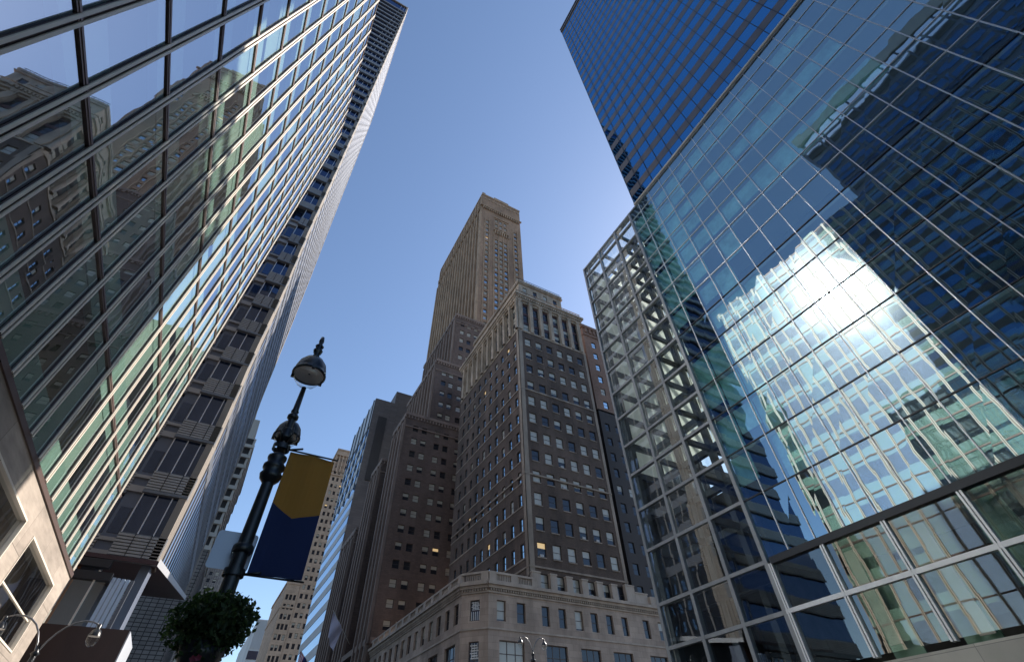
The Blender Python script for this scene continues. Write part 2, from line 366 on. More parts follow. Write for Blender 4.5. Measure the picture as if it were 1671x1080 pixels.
#@@SETTING
# ------------------------------------------------------------------ ground
g = MB(); g.quad((-900, -900, 0), (1500, -900, 0), (1500, 2500, 0), (-900, 2500, 0)); g.build('ground', ROAD)['kind'] = 'structure'
for nm, (x0, x1, y0, y1) in {'road_paving': (-4.2, 26.2, -300, 900)}.items():
    r = MB(); r.quad((x0, y0, .004), (x1, y0, .004), (x1, y1, .004), (x0, y1, .004)); r.build('road', ROAD)['kind'] = 'structure'
for (x0, x1, y0, y1) in ((-6.5, -4.2, -300, 29.2), (-6.5, -4.2, 44, 900), (19.5, 25.6, -300, 25.6), (25.8, 31, 71, 900), (31, 120, 63, 68)):
    p = MB(); p.box(x0, x1, y0, y1, 0.0, 0.14, skip='B'); p.build('pavement', PAVE)['kind'] = 'structure'

# ------------------------------------------------------------------ near left: stone base and curtain wall of glass
Lx = -6.5
def left_glass_building():
    root = thing('glass_office_building', (-16, 0, 0), 'glass office building on the left with cream mullions, pale green spandrels and a stone base', 'building')
    Y0, Y1, ZB, ZT = -44.4, 29.2, 9.1, 58.4
    ys = [28.64 - 1.52 * k for k in range(48)]
    tz = [ZB] + [12.8 + 3.63 * k for k in range(13)]
    st = MB()
    ops = []
    k = 0
    while 27.45 - 7.0 * k > Y0 + 8:
        yb = 27.45 - 7.0 * k; ops.append((yb - 5.6 - Y0, yb - Y0, 5.9, 8.28)); ops.append((yb - 5.6 - Y0, yb - Y0, 0.9, 5.2)); k += 1
    wall(st, (Lx, Y0), YP, XP, Y1 - Y0, 0, ZB, ops, depth=0.14)
    st.box(-26, Lx, Y1 - 0.3, Y1, 0, ZB, skip='E'); st.box(-26, Lx, Y0, Y0 + 0.3, 0, ZB, skip='E')
    st.box(-12.3, -12, Y0 + 0.3, Y1 - 0.3, 0, ZB)
    st.build('stone_base', LIMEB, root)
    for a, b, za, zb in ops:
        fr = MB(); O = (Lx, Y0)
        for (u0, u1, z0, z1) in ((a, a + .06, za, zb), (b - .06, b, za, zb), (a + .06, b - .06, za, za + .06), (a + .06, b - .06, zb - .06, zb)):
            fr.obox(O, YP, XP, u0, u1, -0.12, 0.02, z0, z1)
        m = (a + b) / 2
        fr.obox(O, YP, XP, a + .06, b - .06, -0.11, -0.06, za + (zb - za) * .42, za + (zb - za) * .42 + .05)
        f = fr.build('window', MULL, root); p = MB()
        p.quad((Lx - .1, Y0 + a, za), (Lx - .1, Y0 + b, za), (Lx - .1, Y0 + b, zb), (Lx - .1, Y0 + a, zb)); p.build('pane', GL_W, f)
        sh = MB(); sh.quad((Lx - 1.1, Y0 + a - .6, za - .6), (Lx - 1.1, Y0 + b + .6, za - .6), (Lx - 1.1, Y0 + b + .6, zb + .5), (Lx - 1.1, Y0 + a - .6, zb + .5)); sh.build('display_backdrop', WHITEC if random.random() < .5 else GREYC, f)
    # joint under the glass
    j = MB(); j.box(Lx - .3, Lx + .05, Y0, Y1, ZB - .07, ZB + .1); j.build('sill_rail', MULLD, root)
    # mullions: twin fins
    for y in ys:
        mb = MB(); 
        for ya_ in (y - .12, y + .045): mb.box(Lx + .01, Lx + .05, ya_, ya_ + .075, ZB + .1, ZT + .35, 1, skip='E'); mb.box(Lx + .0505, Lx + .08, ya_ - .004, ya_ + .079, ZB + .1, ZT + .36, 0)
        mb.box(Lx - .06, Lx + .03, y - .045, y + .045, ZB + .1, ZT, 1); mb.build('mullion', [MULL, MULLD], root)
    for i_, z in enumerate(tz[1:] + [ZT]):
        mb = MB(); mb.box(Lx - .05, Lx + .045, Y0, Y1, z - .035, z + .03, 1); mb.box(Lx - .05, Lx + .06, Y0, Y1, z + .03, z + .1, 0 if i_ % 1 else 1); mb.build('transom', [MULL, MULLD], root)
    zz = tz + [ZT]
    for i, z in enumerate(tz):
        mb = MB(); mb.box(Lx - .30, Lx - .025, Y0 + .3, Y1 - .1, z + .04, z + 1.05); mb.build('spandrel', SPAND, root)
        if i: mb = MB(); mb.box(Lx - .26, Lx - .025, Y0 + .3, Y1 - .1, z - .45, z - .06); mb.build('ceiling_edge', SPAND, root)
        fl = MB(); fl.box(-25.7, Lx - .31, Y0 + .3, Y1 - .3, z - .3, z + .05, 0); fl.build('floor_slab', CEIL, root)
    iw = MB(); iw.box(-12.5, -12.2, Y0 + .3, Y1 - .3, ZB, ZT)
    y = Y1 - 6
    while y > Y0 + 4: iw.box(-12.2, -9.2, y, y + .2, ZB, ZT); iw.box(-8.0, -7.4, y - 3, y - 2.4, ZB, ZT); y -= 7.6
    iw.build('interior_wall', INT, root)
    rf = MB(); rf.box(-26, Lx - .3, Y0, Y1, ZT, ZT + .3); rf.build('roof', ROOF, root)
    ew = MB(); ew.box(-26, Lx - .06, Y1 - .09, Y1, ZB, ZT); ew.box(-26, Lx - .06, Y0, Y0 + .1, ZB, ZT); ew.box(-26, -25.8, Y0 + .1, Y1 - .1, 0, ZT); ew.build('side_wall', LIMES, root)
    # blinds and panes
    cells = []; bays = [Y1 - .1] + ys + [Y0 + .1]
    bl = MB(); nb = 0
    for i in range(len(bays) - 1):
        ya, yb = bays[i + 1], bays[i]
        if yb - ya < .3: continue
        for k in range(len(zz) - 1):
            z0, z1 = zz[k], zz[k + 1]
            cells.append([(Lx, ya + .05, z0 + .05), (Lx, yb - .05, z0 + .05), (Lx, yb - .05, z1 - .04), (Lx, ya + .05, z1 - .04)])
            r = random.random()
            col = (i % 5 in (1, 3)) and k < 4
            if (r < .22 or (col and r < .85)) and nb < 99 and yb > 8:
                full = z0 + .78; lo = full if (r < .10 or col) else z0 + random.uniform(1.2, 2.6)
                b = MB(); b.box(Lx - .08, Lx - .05, ya + .06, yb - .06, lo + .28, z1 - .47); b.build('blind', BLIND, root); nb += 1
    panels(root, 'glass_panel', cells, GL_L, (1, 0, 0))
LIMEB = M("limestone_base_panels", (0.36, 0.30, 0.25), 0.8, var=0.35, vscale=0.9, kind='brick', bw=2.8, bh=1.9, ms=0.014, stretch=(1, .5, 3))
left_glass_building()

# taller dark tower set back on the same side, seen only mirrored in the facade opposite
def left_back_tower():
    root = thing('setback_tower', (-22, -20, 0), 'dark glass tower set back behind the stone-based glass block on the left', 'building')
    b = MB(); b.box(-34, -15.6, -44, 4.5, 58.7, 88); b.build('wall', M('slate_blue_cladding', (.16, .2, .28), .5, var=.3, vscale=.2), root)
    c_ = MB(); c_.box(-34.3, -15.2, -44, 4.8, 86.2, 88.8); c_.build('crown', WHITEC, root)
    q = []
    for k in range(9):
        for j in range(16): q.append([(-15.5, -43.6 + j * 3, 59.4 + k * 3.1), (-15.5, -40.9 + j * 3, 59.4 + k * 3.1), (-15.5, -40.9 + j * 3, 61.6 + k * 3.1), (-15.5, -43.6 + j * 3, 61.6 + k * 3.1)])
    panels(root, 'window', q, GL_S, (1, 0, 0))
left_back_tower()

# ------------------------------------------------------------------ swooping banded tower
PROF = [(13.5, -5.45), (24, -5.5), (29, -5.67), (33, -5.88), (37, -6.05), (41.5, -6.12), (45.5, -6.25), (50, -6.5), (58, -6.95), (64, -7.15), (77.6, -7.6), (96, -8.3), (115, -9.15), (135, -10.0), (160, -11.0), (197, -12.5)]
def px(z):
    for (a, b), (c, d) in zip(PROF[:-1], PROF[1:]):
        if z <= c: return b + (d - b) * (z - a) / (c - a) if z > a else b
    return PROF[-1][1]
def swoop_tower():
    root = thing('banded_tower', (-18, 65, 0), 'very tall tower with curving flank and louvred bands beyond the left glass block', 'building')
    YF, YB = 43.6, 87.0
    zl = [14.4, 19.3, 24.3]
    z = 29.1
    while z < 192: zl.append(z); z += 4.2
    zl.append(196.5)
    for i, z in enumerate(zl[:-1]):
        h = 1.65 if z < 60 else 1.35
        mb = MB(); n = 7
        x1 = px(z) + .05
        for (xa, xb, yf) in ((-8.55, x1, YF), (-30, -9.7, YF + .9)):
            if z > 60:
                if xa == -30: continue
                xa = -30
            mb.box(xa, xb, yf + .12, yf + .5, z, z + h, 0)
            for k in range(n):
                zz_ = z + .06 + k * (h - .1) / n; mb.box(xa + .03, xb - .03, yf, yf + .14, zz_, zz_ + (h - .1) / n * .68, 1)
            for t in (.34, .67): mb.box(xa + (xb - xa) * t - .03, xa + (xb - xa) * t + .03, yf - .02, yf + .1, z, z + h, 2)
            mb.box(xa, xb, yf - .06, yf + .5, z - .22, z - .003, 0)
        mb.build('louvre_band', [BANDM, LOUV, DARKM], root)
        zt = zl[i + 1]
        g_ = MB(); g_.box(-8.5 if z < 60 else -30, px((z + zt) / 2) - .1, YF + .35, YF + .5, z + h, zt - .22, 0)
        if z < 60: g_.box(-30, -9.75, YF + 1.2, YF + 1.4, z + h, zt - .22, 0)
        xm = -8.5 if z < 60 else -14.62
        while xm < x1 - .3: g_.box(xm, xm + .07, YF + .25, YF + .36, z + h, zt - .22, 1); xm += 1.02
        if i < 96: g_.build('ribbon_window', [GL_G, STEEL], root)
    # core column between the bays and body
    b = MB(); b.box(-9.7, -8.6, YF + 1.0, YF + 2, 0, 60); b.box(-30, -13, YF + 2, YB, 13, 197); b.build('core_wall', COREB, root)
    for z in zl[:11]:
        for dz, hh in ((0, .5), (1.15, .25)): lg = MB(); lg.box(-9.69, -8.61, YF + .75, YF + .995, z + dz, z + dz + hh); lg.build('core_ledge', LOUV, root)
        cg = MB(); cg.box(-9.5, -8.75, YF + .96, YF + .995, z + 1.75, z + 3.7); cg.build('core_window', GL_G, root)
    # curving flank: sheet + fins
    fl = MB(); fn_n = 0
    zs = [14.4 + k * 3.05 for k in range(61)]; zs[-1] = 197
    def zb(y): return 14.4 + (y - YF) / (YB - YF) * 8.6
    for k in range(14):
        ya, yb = YF + .5 + k * 3.07, YF + .5 + (k + 1) * 3.07; za, zb_ = zb(ya) + .1, zb(yb) + .1; zt_ = zs[3]
        fl.quad((px(za) - .1, ya, za), (px(zb_) - .1, yb, zb_), (px(zt_) - .1, yb, zt_), (px(zt_) - .1, ya, zt_), 0)
    for a, c in zip(zs[3:-1], zs[4:]):
        fl.quad((px(a) - .1, YF + .5, a), (px(a) - .1, YB, a), (px(c) - .1, YB, c), (px(c) - .1, YF + .5, c), 0)
    fl.build('flank_glass', GL_F, root)
    for a in zs[2::1]:
        pass
    sb = MB()
    for z in zl[2:]:
        sb.box(px(z) - .3, px(z) - .06, YF + 2.9, YB, z - .1, z + 1.1, 0)
    sb.build('flank_spandrel', SLATE, root, kind='stuff')
    def strip(y0, y1, out, name, mat, z0=None):
        mb = MB(); zz_ = [max(zb(y0), 14.4) if z0 is None else z0] + [q for q in zs if q > zb(y0) + .5]
        for a, c in zip(zz_[:-1], zz_[1:]):
            xa, xc = px(a), px(c)
            mb.quad((xa + out, y0, a), (xa + out, y1, a), (xc + out, y1, c), (xc + out, y0, c))
            mb.quad((xa - .5, y0, a), (xa + out, y0, a), (xc + out, y0, c), (xc - .5, y0, c))
            mb.quad((xa + out, y1, a), (xa - .5, y1, a), (xc - .5, y1, c), (xc + out, y1, c))
        mb.build(name, mat, root)
    for k in range(5): strip(YF + k * .56, YF + .44 + k * .56, .02, 'travertine_rib', TRAV)
    strip(YF + .02, YF + 2.8, -.06, 'corner_backing', LIMES)
    y = YF + 4.2
    while y < YB - 1: strip(y, y + .3, -.04, 'fin', FINM); y += 1.9; fn_n += 1
    strip(YB - 1.3, YB, .06, 'end_pier', TRAV)
    rf = MB(); rf.box(-30, px(197), YF, YB, 197, 197.8); rf.build('roof', LIMES, root)
    so = MB(); so.poly([(-5.3, YF - .1, 14.1), (-5.3, YB, 22.6), (-22, YB, 22.6), (-22, YF - .1, 14.1)]); so.poly([(-22, YF - .1, 14.38), (-22, YB, 22.9), (-5.3, YB, 22.9), (-5.3, YF - .1, 14.38)])
    so.quad((-5.3, YF - .1, 14.1), (-5.3, YB, 22.6), (-5.3, YB, 22.9), (-5.3, YF - .1, 14.38)); so.quad((-22, YF - .1, 14.1), (-5.3, YF - .1, 14.1), (-5.3, YF - .1, 14.38), (-22, YF - .1, 14.38)); so.build('soffit', MAROON, root)
    ed = MB()
    for k in range(12):
        ya, yb = YF - .15 + k * 3.63, YF - .15 + (k + 1) * 3.63; za, zb_ = zb(ya) - .1, zb(yb) - .1
        ed.quad((-5.22, ya, za - .25), (-5.22, yb, zb_ - .25), (-5.22, yb, zb_ + .25), (-5.22, ya, za + .25))
    ed.build('edge_trim', STEEL, root)
    # glazed ground storey under the soffit
    gw = MB(); gw.box(-26, -10.2, 47.6, 47.8, 0, 14.6, 1); gw.build('lobby_back_wall', [DARKW, MARBLE], root)
    for k in range(12):
        x = -8.3 - k * 1.35; mm = MB(); mm.box(x, x + .09, 43.0, 43.2, .0, 13.2); mm.build('lobby_mullion', MULL, root)
    lg = MB(); lg.quad((-25, 43.15, 0), (-7.6, 43.15, 0), (-7.6, 43.15, 12.6), (-25, 43.15, 12.6)); lg.build('lobby_glass', GL_C, root)
    bm = MB(); bm.box(-26, -7.4, 42.9, 43.5, 12.6, 13.1); bm.box(-26, -7.9, 43.3, 43.8, 13.5, 14.0); bm.build('lobby_beam', DARKM, root)
    for k in range(5):
        cl = MB(); x = -7.35 + k * .27; cl.box(x, x + .2, 43.1 + k * .05, 43.5, 3, 12.9); cl.build('glass_fin', FINB if k < 4 else SLATE, root)
    pw = MB(); pw.box(-6.3, -5.7, 44.6, 46.5, 0, 14.3); pw.build('corner_pier', COREB, root)
BANDM = M('band_frame', (.17, .175, .19), .6, var=.2, vscale=.3)
COREB = M('blue_grey_core', (0.13, 0.15, 0.2), 0.5, var=.2, vscale=.3)
MARBLE = M("warm_red_stone", (0.5, 0.17, 0.07), 0.35, var=0.6, vscale=0.9, stretch=(1, 1, 1))
FINB = M("blue_white_glass_fin", (0.55, 0.68, 0.85), 0.15, spec=0.8)
swoop_tower()

# brown entrance canopy between the two left buildings
cn = MB(); cn.box(-12.5, -4.15, 36.3, 40.5, 6.35, 8.65, 0); cn.box(-12.5, -4.16, 36.2, 36.3, 5.2, 6.35, 0)
cr = thing('entrance_canopy', (-8, 38.5, 0), 'dark brown box canopy with a pale blue end, at street level before the banded tower', 'canopy')
cn.build('canopy_box', CANB if 'CANB' in globals() else M("dark_brown_panel", (0.055, 0.028, 0.024), 0.5, var=0.2, vscale=1.0), cr)
ce = MB(); ce.box(-4.14, -4.08, 36.25, 40.45, 5.5, 8.6); ce.build('end_panel', GREYC, cr)
for k in range(6):
    cp = MB(); cp.box(-12.2 + k * 1.5, -12.12 + k * 1.5, 36.35, 36.43, 0, 5.2); cp.build('post', STEEL, cr)

# ------------------------------------------------------------------ far left buildings
def far_left():
    root = thing('balcony_tower', (-20, 122, 0), 'pale building with stacked balcony slots and a woven stone base past the banded tower', 'building')
    b = MB(); F = faces(-34, -6.1, 110, 136)
    wall(b, *F['S'][:3], F['S'][3], 0, 37, [], mat=1); wall(b, *F['E'][:3], F['E'][3], 0, 37, [], mat=1)
    b.box(-34, -6.6, 110.5, 136, 37, 62, 2); b.build('wall', [WHITEC, GRIDB, DARKW], root)  # wall behind the slots coloured dark for the shade between the slabs
    for k in range(10):
        z = 37 + k * 2.5; s_ = MB(); s_.box(-34, -6.0, 109.9, 136, z, z + .75); s_.build('balcony_slab', WHITEC, root)
        for j in range(9): d = MB(); d.box(-6.6, -6.15, 110.2 + j * 3.1, 110.5 + j * 3.1, z + .75, z + 2.5); d.build('balcony_pier', WHITEC, root)
    t = MB(); t.box(-30, -7.2, 112, 134, 62, 68); t.box(-28, -9, 114, 130, 68, 73); t.build('roof_block', WHITEC, root)
    root = thing('brown_block', (-25, 312, 0), 'distant brown gridded block closing the street behind the balcony tower', 'building')
    b = MB(); F = faces(-60, -5.4, 300, 330)
    us = [1.2 + 2.9 * k for k in range(18)]; ops = grid_ops(us, 1.5, [95 - 3.4 * k for k in range(26)], 1.7)
    wall(b, *F['S'][:3], F['S'][3], 0, 98, ops, .25); wall(b, *F['E'][:3], F['E'][3], 0, 98, [], .25); b.box(-60, -5.4, 300, 330, 97.5, 98)
    b.build('wall', GRIDB, root); addwin(root, *F['S'][:3], ops, .25)
far_left()

# ------------------------------------------------------------------ right: glass podium and blue tower
Rx = 25.6
PT = [5.55, 8.0, 10.45, 13.9, 16.87, 19.75, 22.4, 25.2, 28.0, 30.75, 33.5, 36.3, 38.75, 41.2, 43.6, 46.0]
def podium():
    root = thing('glass_podium', (42, -8, 0), 'wide glass podium on the right with steel mullions, mirrored panes and an open framed corner', 'building')
    Y0, YE, ZT = -54.0, 25.6, 47.7
    lat = [16.75, 19.45, 22.5, 25.55]
    fine = [13.56 - 1.645 * k for k in range(40) if 13.56 - 1.645 * k > Y0] ; fine = [15.2] + fine
    coarse = [16.5, 13.37, 10.2, 6.9, 3.65] + [3.65 - 3.25 * k for k in range(1, 17)]
    st = MB(); st.box(Rx - .25, Rx + .6, Y0, YE, 0, 5.3); st.build('stone_plinth', PLINTH, root)
    # mullions
    for y in lat:
        mb = MB(); mb.box(Rx - .12, Rx + .22, y - .12, y + .12, 5.5, ZT); mb.build('corner_mullion', [STEELD], root)
    for y in fine:
        mb = MB(); mb.box(Rx - .06, Rx + .03, y - .026, y + .026, 10.45, ZT); mb.build('mullion', STEEL, root)
    for y in coarse:
        mb = MB(); mb.box(Rx - .16, Rx + .12, y - .11, y - .02, 5.5, 10.3); mb.box(Rx - .16, Rx + .12, y + .02, y + .11, 5.5, 10.3); mb.box(Rx - .08, Rx + .1, y - .02, y + .02, 5.5, 10.3, 1); mb.build('heavy_mullion', [STEEL, DARKM], root)
    for z in PT[1:]:
        mb = MB()
        if z < 10: mb.box(Rx - .15, Rx + .1, Y0, 16.65, z - .1, z + .1, 0)
        elif z == 10.45: mb.box(Rx - .2, Rx + .3, Y0, 16.4, z - .22, z + .12, 1)
        else: mb.box(Rx - .05, Rx + .04, Y0, 16.65, z - .035, z + .035, 0 if z > 30 else 1)
        mb.build('transom', [STEEL, DARKM], root)
        mb = MB(); mb.box(Rx - .11, Rx + .2, 16.85, YE - .1, z - .10, z + .10); mb.build('corner_transom', STEELD, root)
    rl = MB(); rl.box(Rx - .1, Rx + .5, Y0, YE, ZT - .25, ZT + .0, 0); rl.box(Rx - .22, Rx + .1, Y0, 15.6, ZT + .001, ZT + .24, 1); rl.build('roof_rail', [STEELD, WHITEC], root)
    tb = MB(); tb.box(Rx + .05, Rx + .5, Y0, 16.6, 46.05, ZT - .25); tb.build('parapet_band', SLATE, root)
    # panes
    zz = PT + [ZT]; q = []; q2 = []; q3 = []
    ys = [16.75] + [f for f in fine] + [Y0]
    cs = [16.75] + coarse[1:] + [Y0]
    for k in range(len(zz) - 1):
        z0, z1 = zz[k] + .03, zz[k + 1] - .03
        for a, b in zip((ys if z0 > 10 else cs)[1:], (ys if z0 > 10 else cs)[:-1]):
            if b - a > .2: (q if z0 > 10 else q3).append([(Rx, b, z0), (Rx, a, z0), (Rx, a, z1), (Rx, b, z1)])
        for a, b in zip(lat[:-1], lat[1:]): q2.append([(Rx, b, z0), (Rx, a, z0), (Rx, a, z1), (Rx, b, z1)])
    panels(root, 'glass_panel', q, GL_R, (-1, 0, 0), jt=.007); panels(root, 'corner_glass_panel', q2, GL_C, (-1, 0, 0)); panels(root, 'lower_glass_panel', q3, GL_P, (-1, 0, 0))
    e = MB()
    for k in range(len(zz) - 1): e.quad((Rx, YE, zz[k]), (46, YE, zz[k]), (46, YE, zz[k + 1] - .03), (Rx, YE, zz[k + 1] - .03)); e.quad((46, YE, zz[k]), (46, 16.7, zz[k]), (46, 16.7, zz[k + 1] - .03), (46, YE, zz[k + 1] - .03))
    e.build('end_glass', GL_C, root)
    # interior of the mirrored part
    iw = MB(); iw.box(Rx + 4.5, Rx + 4.8, Y0, 16.7, 0, 46); iw.box(Rx + .5, Rx + 4.5, 16.45, 16.7, 5.3, 46); iw.build('interior_wall', INTD, root)
    for i, z in enumerate(zz[2:-1]):
        if i % 2 == 0:
            f = MB(); f.box(Rx + .25, Rx + 4.5, Y0, 16.4, z - .12, z + .12); f.build('floor_slab', CEIL, root)
    n = 0
    for k in range(len(zz) - 1):
        for j, (a, b) in enumerate(zip(ys[1:], ys[:-1])):
            if b - a < .5 or a < -6: continue
            z0, z1 = zz[k], zz[k + 1]
            on = (z0 > 32 and (k % 2 == 0) and random.random() < .92) or (z0 > 10 and a > 10 and random.random() < .7) or (a > 8 and random.random() < .25)
            if z0 < 11: on = False
            if on and n < 98:
                t = MB(); t.box(Rx + .35, Rx + .42, a + .05, b - .05, z0 + (.15 if random.random() < .7 else 1.0), z1 - .1); t.build('shadow_box', TEAL, root); n += 1
    for (ya, yb, za, zb) in ((9.0, 9.55, 5.6, 10.2), (12.4, 12.9, 5.9, 9.8), (4.0, 5.6, 8.8, 10.2)):
        t = MB(); t.box(Rx + .6, Rx + .66, ya, yb, za, zb); t.build('lobby_pylon', WHITEC, root)
    for k in range(5):
        t = MB(); t.box(Rx + 1.1, Rx + 1.2, 11.9 - k * 2.9, 13.2 - k * 2.9, 5.4, 10.1); t.build('lobby_screen', GREENP, root)
    # open framed corner: three steel frames behind each other, a cream translucent wall at the back
    lv = [10.45, 13.9, 16.87] + [19.75 + 2.75 * k for k in range(11)]
    for x in (Rx + 2.8,):
        for y in (16.95, 19.45, 22.5):
            c = MB(); c.box(x - .22, x + .22, y - .22, y + .22, 5.3, 47.3); c.build('column', FRAMEB, root)
        for z in lv: c = MB(); c.box(x - .2, x + .2, 17.17, 25.13, z - .24, z + .24); c.build('beam', FRAMEB, root)
    for y in (19.45, 22.5):
        for z in lv[1:]: c = MB(); c.box(Rx + .25, Rx + 14, y - .14, y + .14, z - .2, z + .2); c.build('cross_beam', FRAMEB, root)
    for x in (Rx + .45, Rx + 3.2, Rx + 5.9, Rx + 8.6, Rx + 11.3):
        c = MB(); c.box(x - .24, x + .24, 25.0, 25.34, 5.3, 47.3); c.build('end_column', FRAMEB, root)
    for z in lv: c = MB(); c.box(Rx + .3, Rx + 18, 25.05, 25.33, z - .26, z + .26); c.build('end_beam', FRAMEB, root)
    for k, (ya, yb) in enumerate(((17.05, 19.4), (19.5, 22.45), (22.55, 25.2))):
        for j in range(10):
            z = 19.9 + j * 2.75
            c = MB(); c.box(Rx + 3.5, Rx + 3.56, ya, yb, z, z + 2.68); c.build('cream_panel', TRANS, root)
    for j in range(10):
        z = 19.9 + j * 2.75
        c = MB(); c.box(Rx + .5, Rx + 3.4, 25.36, 25.42, z, z + 2.68); c.build('cream_end_panel', TRANS, root)
    dk = MB(); dk.box(Rx + .4, 46, 25.3, 25.42, 0, 19.8); dk.build('lower_end_wall', INTD, root)
    dk = MB(); dk.box(Rx + 9.1, Rx + 9.3, 16.9, 25.29, 0, 19.8); dk.box(Rx + .3, Rx + 9, 16.8, 25.3, 10.3, 10.45); dk.build('lower_back_wall', INTD, root)
    bd = MB(); bd.box(46, 62, Y0, 16.7, 0, ZT); bd.box(Rx + 9.4, 46, Y0, 16.7, 0, 46); bd.build('rear_block', GREYC, root)
    rf = MB(); rf.box(Rx + .5, 46, Y0, 16.8, ZT - .3, ZT - .05); rf.build('roof', ROOF, root)
PLINTH = M("pale_plinth_stone", (0.62, 0.58, 0.5), 0.7, var=0.15, vscale=0.5, kind='brick', bw=3.2, bh=2.6, ms=0.012, offset=0)
STEELD = M("weathered_steel", (0.29, 0.30, 0.32), 0.45, metal=0.4, var=0.2, vscale=1.5)
INTD = M("dim_interior", (0.10, 0.095, 0.09), 0.9, var=0.5, vscale=0.7, stretch=(1, 1, 1))
GREENP = M("green_lobby_glass", (0.22, 0.38, 0.26), 0.2)
podium()

def blue_tower():
    root = thing('blue_glass_tower', (45, -15, 0), 'blue glass skyscraper with bronze floor bands rising from the glass podium', 'building')
    Y0, Y1, Z0, Z1 = -54.0, 15.6, 47.95, 129.7
    b = MB(); b.box(Rx + .1, 70, Y0, Y1 - .1, Z0, Z1 + 2.2); b.build('core', DARKW, root)
    zb = [50.3 - .65 + 3.15 * k for k in range(26)]
    q = []; qs = []
    edges = [Y1 - 1.55 * k for k in range(45)]
    prev = Z0
    for z in zb:
        if z > Z1 - 1: break
        for a, b_ in zip(edges[1:], edges[:-1]):
            q.append([(Rx, b_ - .02, prev), (Rx, a + .02, prev), (Rx, a + .02, z), (Rx, b_ - .02, z)])
        prev = z + 1.3
    for a, b_ in zip(edges[1:], edges[:-1]): q.append([(Rx, b_ - .02, prev), (Rx, a + .02, prev), (Rx, a + .02, Z1), (Rx, b_ - .02, Z1)])
    panels(root, 'window', q, GL_T, (-1, 0, 0))
    for z in zb:
        if z > Z1 - 1: break
        s_ = MB(); s_.box(Rx - .02, Rx + .09, Y0, Y1, z, z + 1.3); s_.build('spandrel_band', BRONZE, root)
    for y in edges:
        m_ = MB(); m_.box(Rx - .07, Rx - .021, y - .03, y + .03, Z0, Z1); m_.build('mullion', DARKM, root)
    n = MB(); n.quad((Rx + .1, Y1, Z0), (70, Y1, Z0), (70, Y1, Z1), (Rx + .1, Y1, Z1)); n.build('end_wall', GL_T, root)
    c = MB(); c.box(Rx - .25, 70, Y0, Y1 + .1, Z1, Z1 + .5); c.box(Rx - .1, 70, Y0, Y1 + .05, Z1 + .9, Z1 + 1.5); c.box(Rx - .25, 70, Y0, Y1 + .1, Z1 + 1.9, Z1 + 2.4); c.build('cornice', BRONZE, root)
blue_tower()

